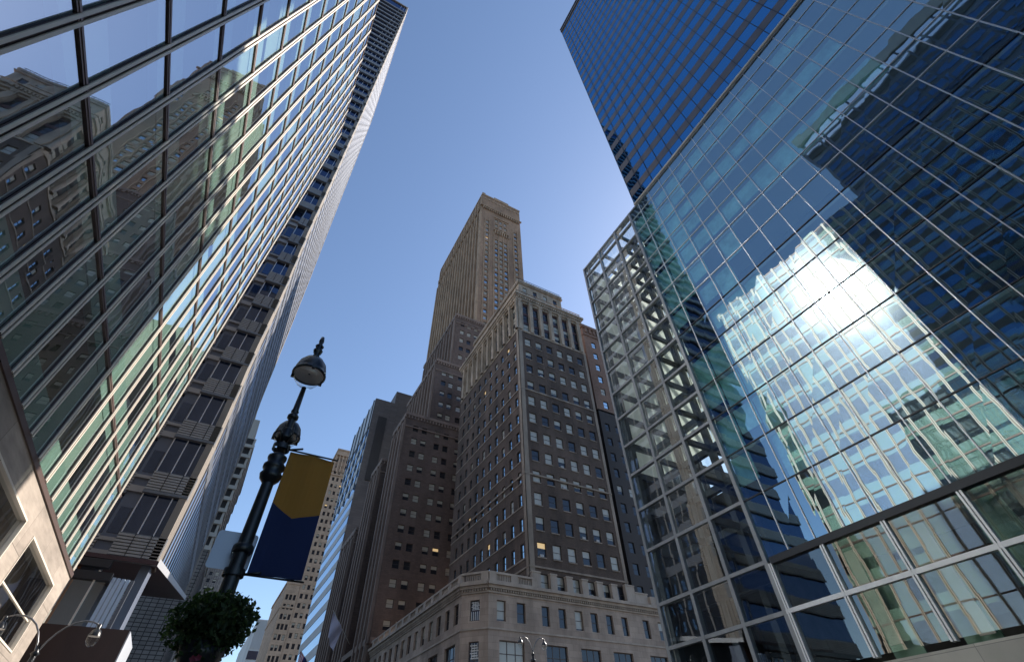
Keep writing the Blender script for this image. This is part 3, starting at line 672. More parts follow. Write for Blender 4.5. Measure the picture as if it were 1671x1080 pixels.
# ------------------------------------------------------------------ corner building across the avenue
def corner_building():
    root = thing('corner_building', (52, 88, 0), 'dark brick corner building with limestone base, chamfered corner, colonnade and pale penthouse', 'building')
    # base
    b = MB(); ZC = 24.3
    s2 = .70710678
    segW = ((31, 71), YP, XM, 47); segC = ((34, 68), (-s2, s2), (-s2, -s2), 3 / s2); segS = ((34, 68), XP, YM, 72)
    opS = [(x0 - 34, x1 - 34, 19.75, 22.45) for x0, x1 in ((35.4, 36.9), (38.8, 40.3), (43.2, 44.6), (46.3, 47.7), (49.4, 50.9), (52.5, 53.9), (55.6, 57.0), (58.8, 60.1), (63.4, 64.8), (66.8, 68.2), (71, 72.4), (74.5, 75.9), (78, 79.4))]
    opS2 = [(x0 - 34, x1 - 34, 12.4, 17.4) for x0, x1 in ((35.8, 39.9), (43.6, 47.4), (49.9, 53.6), (56.1, 60), (63.6, 67.4), (71, 74.8), (78, 82))]
    opS3 = [(x0 - 34, x1 - 34, 1.0, 9.6) for x0, x1 in ((35.8, 39.9), (43.6, 47.4), (49.9, 53.6), (56.1, 60), (63.6, 67.4), (71, 74.8), (78, 82))]
    opW = [(1.0 + 3.45 * k, 2.7 + 3.45 * k, 19.75, 22.45) for k in range(13)]
    opW2 = [(1.6 + 6.6 * k, 5.5 + 6.6 * k, 12.4, 17.4) for k in range(7)]; opW3 = [(1.6 + 6.6 * k, 5.5 + 6.6 * k, 1, 9.6) for k in range(7)]
    c0 = (3 / s2) / 2; opC = [(c0 - .75, c0 + .75, 19.75, 22.45), (c0 - .75, c0 + .75, 12.9, 17.2), (c0 - 1.1, c0 + 1.1, 1, 9.6)]
    wall(b, *segS[:3], segS[3], 0, ZC, opS + opS2 + opS3, .45); wall(b, *segW[:3], segW[3], 0, ZC, opW + opW2 + opW3, .45); wall(b, *segC[:3], segC[3], 0, ZC, opC, .45)
    b.poly([(31.2, 118, ZC - .4), (31.2, 71, ZC - .4), (34, 68.2, ZC - .4), (106, 68.2, ZC - .4), (106, 118, ZC - .4)]); b.build('limestone_base', LIME, root)
    mm = (WFRAMES, PANE, SHADE)
    for seg, o1, o2 in ((segS, opS, opS2 + opS3), (segW, opW, opW2 + opW3)):
        addwin(root, *seg[:3], o1, .4, 'sash', mm, (.55, .3, .15)); addwin(root, *seg[:3], o2, .4, 'wide', mm, (.9, .05, .05))
    addwin(root, *segC[:3], opC, .4, 'sash', mm, (1, 0, 0))
    # pale grilles in the corner windows
    for (a, b_, za, zb) in opC[:2]:
        g_ = MB(); O, U, N = segC[:3]; w_ = b_ - a
        for k in range(5):
            u = a + .16 + k * (w_ - .32) / 4; g_.obox(O, U, N, u - .05, u + .05, -.36, -.33, za + .15, za + (zb - za) * .46)
        for k in range(6):
            z = za + (zb - za) * (.54 + .07 * k); g_.obox(O, U, N, a + .12 + .1 * (k % 3), b_ - .12 - .12 * ((k + 1) % 3), -.36, -.33, z, z + (zb - za) * .035)
        for k in range(3):
            u = a + .3 + k * .4; g_.obox(O, U, N, u, u + .07, -.33, -.30, za + (zb - za) * .55, zb - .15)
        g_.build('window_grille', GRILLE, root)
    # base mouldings: string courses, cornice, balustrade
    def ring(mb, out, z0, z1):
        mb.obox((34, 68), XP, YM, -out * .41, 72, 0, out, z0, z1); mb.obox((31, 71), YP, XM, -out * .41, 47, 0, out, z0, z1)
        O, U, N = segC[:3]; mb.obox(O, U, N, 0, segC[3], 0.0, out, z0 + .004, z1 - .004)
    k = MB(); ring(k, .12, 18.6, 18.85); k.build('string_course', LIMES, root)
    k = MB(); ring(k, .1, 11.2, 11.6); k.build('string_course', LIMES, root)
    k = MB(); ring(k, .18, 23.3, 23.55); ring(k, .45, 23.9, 24.3); ring(k, .8, 24.305, 24.75)
    for seg in (segS, segW, segC): dentils(k, *seg[:3], seg[3], 23.56, 23.88, .42, .2, .36)
    k.build('cornice', LIMES, root)
    bal = MB()
    for seg in ((((34, 68)), XP, YM, 8.5), ((66, 68), XP, YM, 40), segW, segC):
        O, U, N, W_ = seg
        bal.obox(O, U, N, 0, W_, -.35, .35, 24.755, 25.0); bal.obox(O, U, N, 0, W_, -.3, .3, 25.95, 26.25)
        u = .0
        while u < W_ - .5:
            bal.obox(O, U, N, u + .02, u + 1.2, -.28, .28, 25.0, 25.95)
            n = 8
            for j in range(n):
                uu = u + 1.35 + j * .3
                if uu + .16 < W_: bal.obox(O, U, N, uu, uu + .15, -.1, .1, 25.0, 25.95)
            u += 3.75
    bal.build('balustrade', LIMES, root)
    for x, x2, zt in [(42.0, 43.6, 27.3), (45.5, 46.75, 27.3), (48.65, 49.9, 27.3), (51.8, 53.05, 27.3), (54.95, 56.2, 27.3), (58.1, 59.35, 27.3), (61.2, 63.2, 27.6), (63.22, 66, 26.6)]:
        pr = MB(); pr.box(x, x2, 68.3, 68.98, 24.76, zt); pr.box(x - .08, x2 + .08, 68.22, 68.99, zt, zt + .22); pr.build('parapet_pier', LIMES, root)
    # shaft
    sh = MB(); F = faces(42, 62.5, 69, 104)
    rows = [82.1, 77.7, 73.4, 68.9 - .4, 64.2, 59.7, 55.2, 50.7, 46.2, 41.7, 37.1, 32.6, 27.5]
    SILL = M('pale_sill_stone', (.30, .24, .19), .85, var=.4, vscale=.4)
    colsS = [1.75 + 3.15 * k for k in range(6)]; colsW = [1.6 + 3.27 * k for k in range(10)]
    oS = grid_ops(colsS, 1.75, rows, 2.5); oW = grid_ops(colsW, 1.25, rows, 2.45)
    wall(sh, *F['S'][:3], F['S'][3], 24, 84.2, oS, .3); wall(sh, *F['W'][:3], F['W'][3], 24, 84.2, oW, .3)
    wall(sh, *F['E'][:3], F['E'][3], 24, 98, [], .3); wall(sh, *F['N'][:3], F['N'][3], 24, 98, [], .3); sh.build('brick_shaft', BRICK, root)
    sm = (WFRAME, PANEB, SHADE)
    addwin(root, *F['S'][:3], oS, .28, 'sash', (WFRAME, PANE, SHADE), (.3, .4, .3)); addwin(root, *F['W'][:3], oW, .28, 'sash', sm, (.8, .14, .06))
    qn = MB(); qn.box(41.9, 43.0, 68.9, 69.0 - .001, 27, 84.2); qn.box(41.9, 41.999, 68.9, 69.9, 27, 84.2); qn.box(61.9, 62.6, 68.92, 68.999, 27, 84.2); qn.build('corner_quoin', SILL, root)  # pale strips: light along the shaft's corner edge, painted as colour
    # sills and belts
    for z in rows:
        zz_ = z - 2.45
        for c in colsS: sl = MB(); sl.obox(*F['S'][:3], c - .1, c + 1.7, 0, .12, zz_ - .2, zz_); sl.build('window_sill', SILL, root)
        sl = MB(); sl.obox(*F['W'][:3], 1.1, 35, 0, .1, zz_ - .28, zz_ - .02); sl.build('sill_course', SILL, root)
    for z in (28.3, 45, 65.6, 84.2):
        k = MB(); k.box(41.85, 62.65, 68.85, 104, z, z + .3); k.build('string_course', SILL if z < 80 else STONE, root)
    # colonnade storey
    co = MB(); tall = [(c - .1, c + 1.8, 84.9, 95.4) for c in colsS]; tallW = [(c - .3, c + 1.75, 84.9, 95.4) for c in colsW]
    wall(co, *F['S'][:3], F['S'][3], 84.65, 96, tall, .7); wall(co, *F['W'][:3], F['W'][3], 84.65, 96, tallW, .7); co.build('colonnade_wall', STONE, root)
    for (seg, tt, st) in ((F['S'], tall, PANE), (F['W'], tallW, PANEB)):
        o3 = [(a + .02, b_ - .02, z, z + 2.6) for a, b_, _, _ in tt for z in (85.1, 88.6, 92.1)]
        addwin(root, *seg[:3], o3, .62, 'sash', (WFRAME, st, SHADE), (.4, .35, .25))
        for a, b_, _, _ in tt:
            for z in (87.7, 91.2, 94.7): sp = MB(); sp.obox(*seg[:3], a, b_, -.69, -.5, z, z + .9 if z < 94 else 95.4); sp.build('infill_panel', MAROON if seg is F['S'] else DARKW, root)
    for c in [0.2] + [x + 2.5 - .3 for x in colsW]:
        cl = MB(); y = 69 + c + .0; cl.lathe((41.75, y, 0), [(.5, 84.7), (.5, 85.0), (.38, 85.1), (.42, 90), (.34, 95.1), (.52, 95.4), (.55, 95.9)], 12); cl.build('column', STONE, root)
    for c in [x + 2.35 for x in colsS[:-1]] + [.7, 19.6]:
        cl = MB(); cl.obox(*F['S'][:3], c - .45, c + .45, 0, .28, 84.7, 95.5); cl.obox(*F['S'][:3], c - .55, c + .55, 0, .38, 95.5, 96); cl.build('pilaster', STONE, root)
    ct = MB(); ct.box(41.6, 62.9, 68.6, 104.3, 96, 96.5); ct.box(41.3, 63.2, 68.3, 104.6, 97.1, 97.5); ct.box(41.0, 63.5, 68.0, 104.9, 97.505, 98.2); ct.box(41.5, 63, 68.5, 104.4, 98.2, 98.5)
    dentils(ct, (41.6, 68.6), XP, YM, 21.3, 96.505, 97.09, .7, .35, .3); dentils(ct, (41.6, 68.6), YP, XM, 35.7, 96.505, 97.09, .7, .35, .3); ct.box(41.6, 62.9, 68.6, 104.3, 96.5, 97.1); ct.build('upper_cornice', STONE, root)
    rl = MB(); 
    for x in [42 + 1.02 * k for k in range(21)]: rl.box(x, x + .12, 68.6, 68.72, 98.5, 99.5)
    for y in [69 + 1.02 * k for k in range(34)]: rl.box(41.6, 41.72, y, y + .12, 98.5, 99.5)
    rl.box(41.55, 62.9, 68.55, 68.75, 99.5, 99.65); rl.box(41.55, 41.75, 68.76, 104, 99.5, 99.65); rl.build('roof_railing', STONE, root)
    ph = MB(); G = faces(43.6, 58, 70.3, 100); o4 = grid_ops([1.3 + 3.4 * k for k in range(4)], 1.3, [104], 2.6); o5 = grid_ops([1.3 + 3.4 * k for k in range(8)], 1.3, [104], 2.6)
    wall(ph, *G['S'][:3], G['S'][3], 98.4, 106, o4, .25); wall(ph, *G['W'][:3], G['W'][3], 98.4, 106, o5, .25); wall(ph, *G['E'][:3], G['E'][3], 98.4, 106, []); ph.box(43.2, 58.4, 69.9, 100, 105.2, 105.5); ph.box(43.3, 58.3, 70.0, 100, 106, 106.7); ph.build('penthouse', STONE, root)
    addwin(root, *G['S'][:3], o4, .22); addwin(root, *G['W'][:3], o5, .22)
    tp = MB()
    for x in [44 + .8 * k for k in range(18)]: tp.box(x, x + .06, 70.3, 70.36, 106.7, 107.6)
    tp.box(43.6, 58, 70.28, 70.38, 107.6, 107.7); tp.build('penthouse_railing', DARKM, root)
GRILLE = M("pale_grille", (0.75, 0.75, 0.73), 0.5)
corner_building()

# ------------------------------------------------------------------ stepped stone skyscraper behind it
def stepped_tower():
    root = thing('stepped_skyscraper', (55, 150, 0), 'tallest tan stone skyscraper, stepped, with piers up its flank and a corbelled crown', 'building')
    pm = (WFRAME, PANE, SHADE)
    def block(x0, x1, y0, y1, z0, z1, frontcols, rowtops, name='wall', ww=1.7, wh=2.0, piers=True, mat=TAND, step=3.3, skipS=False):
        b = MB(); F = faces(x0, x1, y0, y1)
        oS = [o for o in grid_ops([c - x0 for c in frontcols], ww, rowtops, wh) if o[2] > z0 + .5]
        if not skipS: wall(b, *F['S'][:3], F['S'][3], z0, z1, oS, .35)
        n = int((y1 - y0 - 1.2) / step); cw = [1.6 + step * k for k in range(n)]
        oW = [(u, u + 1.3, t - 2.3, t) for u in cw for t in rowtops if t - 2.3 > z0 + .5 and t < z1 - 4]
        wall(b, *F['W'][:3], F['W'][3], z0, z1, oW, .5); wall(b, *F['E'][:3], F['E'][3], z0, z1, []); wall(b, *F['N'][:3], F['N'][3], z0, z1, [])
        b.quad((x0, y0, z1 - .1), (x1, y0, z1 - .1), (x1, y1, z1 - .1), (x0, y1, z1 - .1))
        b.build(name, mat, root)
        addwin(root, *F['S'][:3], oS, .33, 'sash', pm, (.35, .35, .3)); addwin(root, *F['W'][:3], oW, .48, 'sash', pm, (.7, .2, .1))
        if piers:
            p = MB()
            for k in range(n + 1): p.obox(*F['W'][:3], .35 + step * k, 1.15 + step * k, 0, .75, z0, z1 - 3.2 - (k % 3)); p.obox(*F['W'][:3], .5 + step * k, 1.0 + step * k, 0, .45, z1 - 3.2 - (k % 3), z1 - .6)
            p.obox(*F['W'][:3], 0, y1 - y0, 0, .35, z1 - 1.2, z1 + .5); p.build('pier', TRIMD, root)
        t = MB(); t.obox(*F['S'][:3], -.2, x1 - x0 + .2, 0, .35, z1 - .5, z1 + .5)
        t.obox(*F['S'][:3], 0, x1 - x0, 0, .2, z1 - 4.6, z1 - 4.2); dentils(t, *F['S'][:3], x1 - x0, z1 - 1.5, z1 - .55, 1.0, .45, .3); t.build('parapet', TRIMD, root)
    R = [83.0 - 4.35 * k for k in range(19)]
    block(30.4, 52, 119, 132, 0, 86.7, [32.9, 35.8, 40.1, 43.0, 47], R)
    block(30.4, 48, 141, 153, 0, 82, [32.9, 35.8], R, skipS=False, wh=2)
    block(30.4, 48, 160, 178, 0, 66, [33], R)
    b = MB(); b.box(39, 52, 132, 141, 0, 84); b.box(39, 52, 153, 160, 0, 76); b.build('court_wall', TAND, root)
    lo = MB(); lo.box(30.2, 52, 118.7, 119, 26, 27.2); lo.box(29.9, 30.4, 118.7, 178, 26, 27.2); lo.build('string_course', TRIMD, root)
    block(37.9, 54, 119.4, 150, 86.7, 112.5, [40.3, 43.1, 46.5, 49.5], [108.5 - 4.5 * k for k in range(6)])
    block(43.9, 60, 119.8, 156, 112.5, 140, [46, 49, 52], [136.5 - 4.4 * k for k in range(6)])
    # slender tower
    rows = [228.5] + [223.6 - 4.05 * k for k in range(22)]
    rows2 = [208.4 - 4.05 * k for k in range(19)]
    b = MB(); F = faces(53.2, 77.8, 120.4, 183); X0 = 53.2
    oS = [(2.8, 4.5, t - 2.3, t) for t in rows if t < 226] + [(20.1, 21.8, t - 2.3, t) for t in rows if t < 226]
    oM = [(u, u + 1.75, t - 2.5, t) for u in (8.3, 11.05, 13.8) for t in rows2] + [(u, u + 1.75, t - 2.4, t) for u in (8.3, 11.05, 13.8) for t in (228.4, 223.6, 219.5)]
    wall(b, *F['S'][:3], F['S'][3], 120, 250, oS + oM, .45)
    cw = [1.5 + 3.85 * k for k in range(16)]; rw = [232 - 4.05 * k for k in range(26)]
    oW = [(u, u + 1.7, t - 2.5, t) for u in cw for t in rw if t - 2.5 > 123]
    wall(b, *F['W'][:3], F['W'][3], 120, 250, oW, .6); wall(b, *F['E'][:3], F['E'][3], 120, 250, []); wall(b, *F['N'][:3], F['N'][3], 120, 250, [])
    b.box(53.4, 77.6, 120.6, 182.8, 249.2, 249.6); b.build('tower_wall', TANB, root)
    addwin(root, *F['S'][:3], oS + oM, .42, 'sash', (WFRAME, PANEB, SHADE), (.3, .4, .3)); addwin(root, *F['W'][:3], oW, .55, 'sash', pm, (.6, .2, .2))
    p = MB()
    for k in range(17):
        u = .25 + 3.85 * k; top = 236 - (5 if k % 4 == 2 else 0) ; p.obox(*F['W'][:3], max(u - .2, 0), u + .9, 0, 1.0, 120, top - 6); p.obox(*F['W'][:3], max(u - .1, .0), u + .7, 0, .55, top - 6, 248 - (k % 2) * 2)
    for u in (2.0, 4.9, 7.5, 10.35, 13.1, 15.9, 19.3, 22.2): p.obox(*F['S'][:3], u - .12, u + .25, 0, .3, 120, 214 if 7 < u < 17 else 226)
    p.build('tower_pier', TANS, root)
    c = MB(); dentils(c, *F['S'][:3], 24.6, 234.4, 236.6, 1.25, .55, .8); dentils(c, *F['W'][:3], 62.6, 234.4, 236.6, 1.25, .55, .8)
    c.obox(*F['S'][:3], -.8, 25.2, 0, .9, 236.6, 237.3); c.obox(*F['W'][:3], 0, 62.6, 0, .9, 236.6, 237.3); c.obox(*F['S'][:3], 7.4, 16.8, 0, .8, 216.4, 217.0); dentils(c, (60.6, 120.4), XP, YM, 9.4, 213.6, 216.4, 1.35, .6, .7); c.obox(*F['S'][:3], 7.4, 16.8, 0, .4, 229.6, 230.2); c.build('corbel_table', TANS, root)
    c = MB(); c.obox(*F['S'][:3], -.2, 24.8, 0, .3, 249.2, 250.6); c.obox(*F['W'][:3], 0, 62.6, 0, .3, 249.2, 250.6); c.obox(*F['S'][:3], 7.5, 17, 0, .35, 250.6, 251.8); c.obox(*F['S'][:3], -.2, 1.8, 0, .35, 250.6, 251.6); dentils(c, *F['S'][:3], 24.6, 245.5, 247, 2.4, 1.2, .25); c.build('crown', TANS, root)
stepped_tower()

# ------------------------------------------------------------------ other buildings down the street
def others():
    # dark slab with glazed flank
    root = thing('dark_slab_building', (46, 205, 0), 'dark brown slab with blue-white striped glass flank left of the stepped skyscraper', 'building')
    b = MB(); b.box(31.2, 66, 185, 225, 0, 137.5); b.box(40.5, 62, 186, 215, 137.5, 145.5); b.build('wall', DBROWN, root)
    f = MB(); f.quad((31.0, 225, 122), (31.0, 185.1, 122), (31.0, 185.1, 137.4), (31.0, 225, 137.4)); f.build('top_flank_glass', GREYC, root)
    for k in range(18):
        z = 3 + k * 6.5
        s_ = MB(); s_.box(30.9, 31.2, 185.2, 224.8, z, z + 2.9, 0); s_.build('white_spandrel', GREYP, root)
        s_ = MB(); s_.box(31.0, 31.19, 185.2, 224.8, z + 2.91, z + 6.49, 0); s_.build('ribbon_window', GL_S, root)
    for k in range(5):
        s_ = MB(); s_.box(30.6, 30.95, 187 + k * 8.4, 187.4 + k * 8.4, 92, 137.5); s_.build('fin', DARKM, root)
    r = MB(); r.box(34, 38, 184.7, 184.99, 96, 128); r.build('dark_recess_panel', DARKW, root)  # dark sheet on the flat front, standing in for a recess's shade
    # beige classical tower
    root = thing('beige_tower', (36, 320, 0), 'beige stone tower with paired windows and an arcaded top, far down the street', 'building')
    pm = (WFRAME, PANE, SHADE)
    b = MB(); F = faces(33.3, 48, 300, 330); o = grid_ops([1.2, 3.9, 6.8, 9.6], 1.5, [166 - 4.6 * k for k in range(35)], 2.4)
    wall(b, *F['S'][:3], F['S'][3], 0, 172, o, .4); wall(b, *F['W'][:3], F['W'][3], 0, 172, []); wall(b, *F['E'][:3], F['E'][3], 0, 172, []); b.box(33.5, 47.8, 300.2, 330, 171, 171.5); b.build('tower_wall', BEIGE, root); addwin(root, *F['S'][:3], o, .38, 'sash', pm, (.6, .3, .1))
    c = MB()
    for k in range(7): c.box(33.1 + k * 2.2, 33.9 + k * 2.2, 299.2, 300, 156, 168)
    c.box(32.8, 48.4, 299.0, 330, 168, 169.4); c.box(32.9, 48.2, 299.4, 330, 153.5, 154.4); c.box(33.2, 48, 299.6, 330, 172, 173); c.build('arcade', BEIGE, root)
    b = MB(); F = faces(26.4, 33.2, 299.5, 352); o = grid_ops([1.0, 2.9, 4.9], 1.3, [82 - 4.6 * k for k in range(17)], 2.6)
    wall(b, *F['S'][:3], F['S'][3], 0, 87, o, .4); wall(b, *F['W'][:3], F['W'][3], 0, 87, []); b.box(26, 33.2, 299.2, 352, 87, 88.4); b.box(26.1, 33.2, 299.3, 352, 75.5, 76.3); b.build('wing_wall', BEIGE, root); addwin(root, *F['S'][:3], o, .38, 'sash', pm, (.6, .3, .1))
    # far grey block
    root = thing('grey_highrise', (45, 680, 0), 'distant grey office block with a fluted top at the end of the street', 'building')
    b = MB(); b.box(35.4, 70, 600, 770, 0, 137); b.build('wall', GREYP, root)
    for k in range(24):
        f = MB(); f.box(35.4 + k * 1.45, 36.1 + k * 1.45, 599.2, 600, 112, 137); f.build('flute', GREYP, root)
    f = MB(); f.box(35.5, 70, 599.5, 600, 103, 110); f.box(38, 52, 599.4, 600, 30, 92); f.box(34.9, 35.4, 610, 740, 30, 95); f.build('window_band', GL_G, root)
    # orange brick building behind the corner block
    root = thing('orange_brick_building', (85, 92, 0), 'orange brick building rising behind the corner building beside the glass podium', 'building')
    b = MB(); F = faces(71.5, 104, 78, 110); o = grid_ops([2.6 + 3.9 * k for k in range(8)], 1.7, [102 - 4.6 * k for k in range(22)], 2.4)
    wall(b, *F['S'][:3], F['S'][3], 0, 107.5, o, .3); wall(b, *F['W'][:3], F['W'][3], 0, 107.5, []); wall(b, *F['E'][:3], F['E'][3], 0, 107.5, []); b.box(71.6, 103.9, 78.1, 110, 106.9, 107.2); b.build('wall', ORB, root); addwin(root, *F['S'][:3], o, .28, 'sash', (WFRAME, PANEB, SHADE), (.6, .25, .15))
    c = MB(); c.box(71, 104.5, 77.5, 110, 107.5, 108.6); c.box(71.3, 104.2, 77.7, 110, 104.2, 104.8); dentils(c, (71.5, 78), XP, YM, 32, 105.6, 107.45, 1.6, .8, .35); c.build('cornice', ORB, root)
    root = thing('dark_infill_building', (80, 76, 0), 'narrow unlit dark building in the gap between the corner building and the glass podium', 'building')
    b = MB(); F = faces(68.3, 100, 74.2, 77.9); o = grid_ops([1.2 + 3.4 * k for k in range(8)], 1.5, [68 - 4.2 * k for k in range(10)], 2.2)
    wall(b, *F['S'][:3], F['S'][3], 20, 72, o, .3); wall(b, *F['W'][:3], F['W'][3], 20, 72, []); b.box(68.3, 100, 74.2, 77.9, 71.5, 72); b.build('wall', DARKW, root); addwin(root, *F['S'][:3], o, .28, 'sash', (WFRAME, PANE, SHADE), (.9, .05, .05))
others()
finish_windows()

# ------------------------------------------------------------------ street furniture
def lamp_post():
    X, Y = -.035, 8.5
    root = thing('street_lamp', (X, Y, 0), 'black cast-iron lamp post with two globe lamps and finial, carrying the navy banner', 'street lamp')
    p = MB(); p.lathe((X, Y, 0), [(.34, 0), (.34, .25), (.28, .3), (.26, .9), (.2, 1.1), (.15, 1.4), (.125, 2.5), (.11, 4.0), (.095, 5.55)], 20); p.lathe((X, Y, 0), [(.135, 4.35), (.15, 4.37), (.15, 4.45), (.135, 4.47)], 20); p.build('pole', BLK, root)
    k = MB(); k.lathe((X, Y, 0), [(.095, 5.5), (.165, 5.58), (.185, 5.66), (.14, 5.73), (.18, 5.78), (.18, 5.84), (.13, 5.9), (.16, 5.97), (.16, 6.01), (.08, 6.08)], 24); k.build('collar', BLK, root)
    n = MB(); n.tube([(X, Y, 6.05), (X, Y, 6.5), (X, Y, 7.0), (X, Y, 7.6)], [.085, .07, .06, .045], 12)
    n.lathe((X, Y, 0), [(.06, 6.8), (.1, 6.84), (.1, 6.9), (.06, 6.95)], 16); n.lathe((X, Y, 0), [(.05, 6.93), (.075, 7.0), (.05, 7.07)], 16); n.build('neck', BLK, root)
    def head(cx, cy, cz, s, fin=True):
        h = MB(); h.lathe((cx, cy, cz), [(.02 * s, .46 * s), (.1 * s, .42 * s), (.2 * s, .36 * s), (.28 * s, .24 * s), (.32 * s, .08 * s), (.33 * s, 0), (.345 * s, -.02 * s), (.345 * s, -.06 * s), (.315 * s, -.06 * s), (.3 * s, .0)], 28)
        hh = h.build('lamp_hood', BLK, root)
        r = MB(); r.lathe((cx, cy, cz), [(.3 * s, -.05 * s), (.27 * s, -.035 * s), (.02 * s, -.02 * s)], 28); r.build('reflector', LAMPW, hh)
        b = MB(); b.lathe((cx, cy, cz), [(.29 * s, -.06 * s), (.27 * s, -.17 * s), (.19 * s, -.28 * s), (.06 * s, -.33 * s)], 28); b.build('glass_bowl', BOWL, hh)
        for a in (0.6, 2.7, 4.8):
            q = MB(); q.box(cx + math.cos(a) * .34 * s - .03, cx + math.cos(a) * .34 * s + .03, cy + math.sin(a) * .34 * s - .03, cy + math.sin(a) * .34 * s + .03, cz - .09 * s, cz + .02 * s); q.build('hood_clip', BLK, hh)
    head(X, Y, 7.98, .98); head(X + .02, Y + .24, 6.6, .72)
    o_ = MB(); o_.lathe((X, Y, 0), [(.05, 6.3), (.13, 6.36), (.15, 6.42), (.1, 6.48), (.12, 6.55), (.06, 6.62)], 16); o_.build('ornate_ring', BLK, root)
    for q_ in range(6):
        an = q_ * 1.047; sc_ = MB(); sc_.tube([(X + math.cos(an) * .08, Y + math.sin(an) * .08, 6.3), (X + math.cos(an) * .2, Y + math.sin(an) * .2, 6.42), (X + math.cos(an) * .17, Y + math.sin(an) * .17, 6.58)], [.02, .016, .01], 6); sc_.build('scroll', BLK, root)
    f = MB(); f.lathe((X, Y, 8.40), [(.05, 0), (.09, .04), (.05, .1), (.085, .17), (.1, .23), (.06, .3), (.09, .36), (.04, .42), (.055, .52), (.035, .64), (.0, .66)], 16); f.build('finial', BLK, root)
    a = MB(); a.tube([(X, Y, 6.2), (X, Y + .2, 6.5), (X + .02, Y + .26, 7.0)], .035, 8); a.build('bracket', BLK, root)
    for z in (6.2, 4.07):
        b = MB(); b.tube([(X, Y, z), (X + 1.02, Y, z)], .016, 8); b.lathe((X, Y, z), [(.15, -.05), (.15, .05)], 16); b.tube([(X + .12, Y + .02, z), (X + .36, Y - .1, z + .02)], .02, 6); b.build('banner_arm', BLK, root)
BOWL = glass("lamp_bowl_glass", tint=(.9, .92, .92), f0=.06, rough=.02, wave=.001)
lamp_post()

# banner: yellow above a chevron edge, navy below
def banner():
    root = thing('street_banner', (.55, 8.5, 4.08), 'tall cloth banner, mustard yellow over navy with a pointed edge, hanging from the lamp post', 'banner')
    n = 10
    def bx(u): return .14 + .80 * u
    def by(u, z): return 8.5 + .02 * math.sin(u * 4.2 + z * 1.5) + .015 * math.sin(u * 9)
    def edge(u): return 5.22 - (5.22 - 4.99) * (u / .47) if u < .47 else 4.99 + (5.13 - 4.99) * ((u - .47) / .53)
    for name, lo, hi, m in (('yellow_panel', edge, lambda u: 6.17, BANY), ('navy_panel', lambda u: 4.09, edge, BANN)):
        b = MB()
        for i in range(n):
            ua, ub = i / n, (i + 1) / n
            us = [ua, .47, ub] if ua < .47 < ub else [ua, ub]
            for p, q in zip(us[:-1], us[1:]):
                for k in range(4):
                    z = lambda u, t: lo(u) + (hi(u) - lo(u)) * t
                    t0, t1 = k / 4, (k + 1) / 4
                    b.quad((bx(p), by(p, z(p, t0)), z(p, t0)), (bx(q), by(q, z(q, t0)), z(q, t0)), (bx(q), by(q, z(q, t1)), z(q, t1)), (bx(p), by(p, z(p, t1)), z(p, t1)))
        o = b.build(name, m, root)
        hm = MB()
        for i in range(n):
            ua, ub = i / n, (i + 1) / n; zz_ = 6.14 if m is BANY else 4.12; hm.quad((bx(ua), by(ua, zz_) - .006, zz_ - .02), (bx(ub), by(ub, zz_) - .006, zz_ - .02), (bx(ub), by(ub, zz_) - .006, zz_ + .025), (bx(ua), by(ua, zz_) - .006, zz_ + .025))
        hm.build('hem', m, o if False else root)
        md = o.modifiers.new('cloth', 'SOLIDIFY'); md.thickness = .006
BANY = M("mustard_cloth", (0.46, 0.31, 0.09), 0.85, bump=.001, bscale=300); BANN = M("navy_cloth", (0.05, 0.075, 0.20), 0.85, bump=.001, bscale=300)
for mm_, c_ in ((BANY, (0.75, 0.48, 0.09)), (BANN, (0.07, 0.10, 0.26))):
    t = mm_.node_tree; tl = t.nodes.new("ShaderNodeBsdfTranslucent"); tl.inputs[0].default_value = (*c_, 1); mx = t.nodes.new("ShaderNodeMixShader"); mx.inputs[0].default_value = .45
    t.links.new(t.nodes["Principled BSDF"].outputs[0], mx.inputs[1]); t.links.new(tl.outputs[0], mx.inputs[2]); t.links.new(mx.outputs[0], t.nodes["Material Output"].inputs[0])
banner()

# street sign seen from behind
sg = MB(); pts = []
x0, x1, z0, z1, r = -.46, .13, 4.16, 4.72, .05
for cx_, cz_, a0 in ((x1 - r, z1 - r, 0), (x0 + r, z1 - r, 90), (x0 + r, z0 + r, 180), (x1 - r, z0 + r, 270)):
    for k in range(5): a = R_(a0 + k * 22.5); pts.append((cx_ + r * math.cos(a), cz_ + r * math.sin(a)))
sg.poly([(x, 8.70, z) for x, z in pts]); sg.poly([(x, 8.705, z) for x, z in reversed(pts)])
for (a, b), (c, d) in zip(pts, pts[1:] + pts[:1]): sg.quad((a, 8.70, b), (c, 8.70, d), (c, 8.705, d), (a, 8.705, b))
SIGNB = M("bare_sign_metal", (0.55, 0.60, 0.68), 0.4, metal=0.3)
sr = thing('street_sign', (-.16, 8.7, 4.4), 'blank grey-blue back of a rounded metal street sign behind the lamp post', 'sign')
sg.build('sign_plate', SIGNB, sr); sc = MB(); sc.box(-.18, .1, 8.63, 8.698, 4.4, 4.46); sc.build('clamp', BLK, sr)

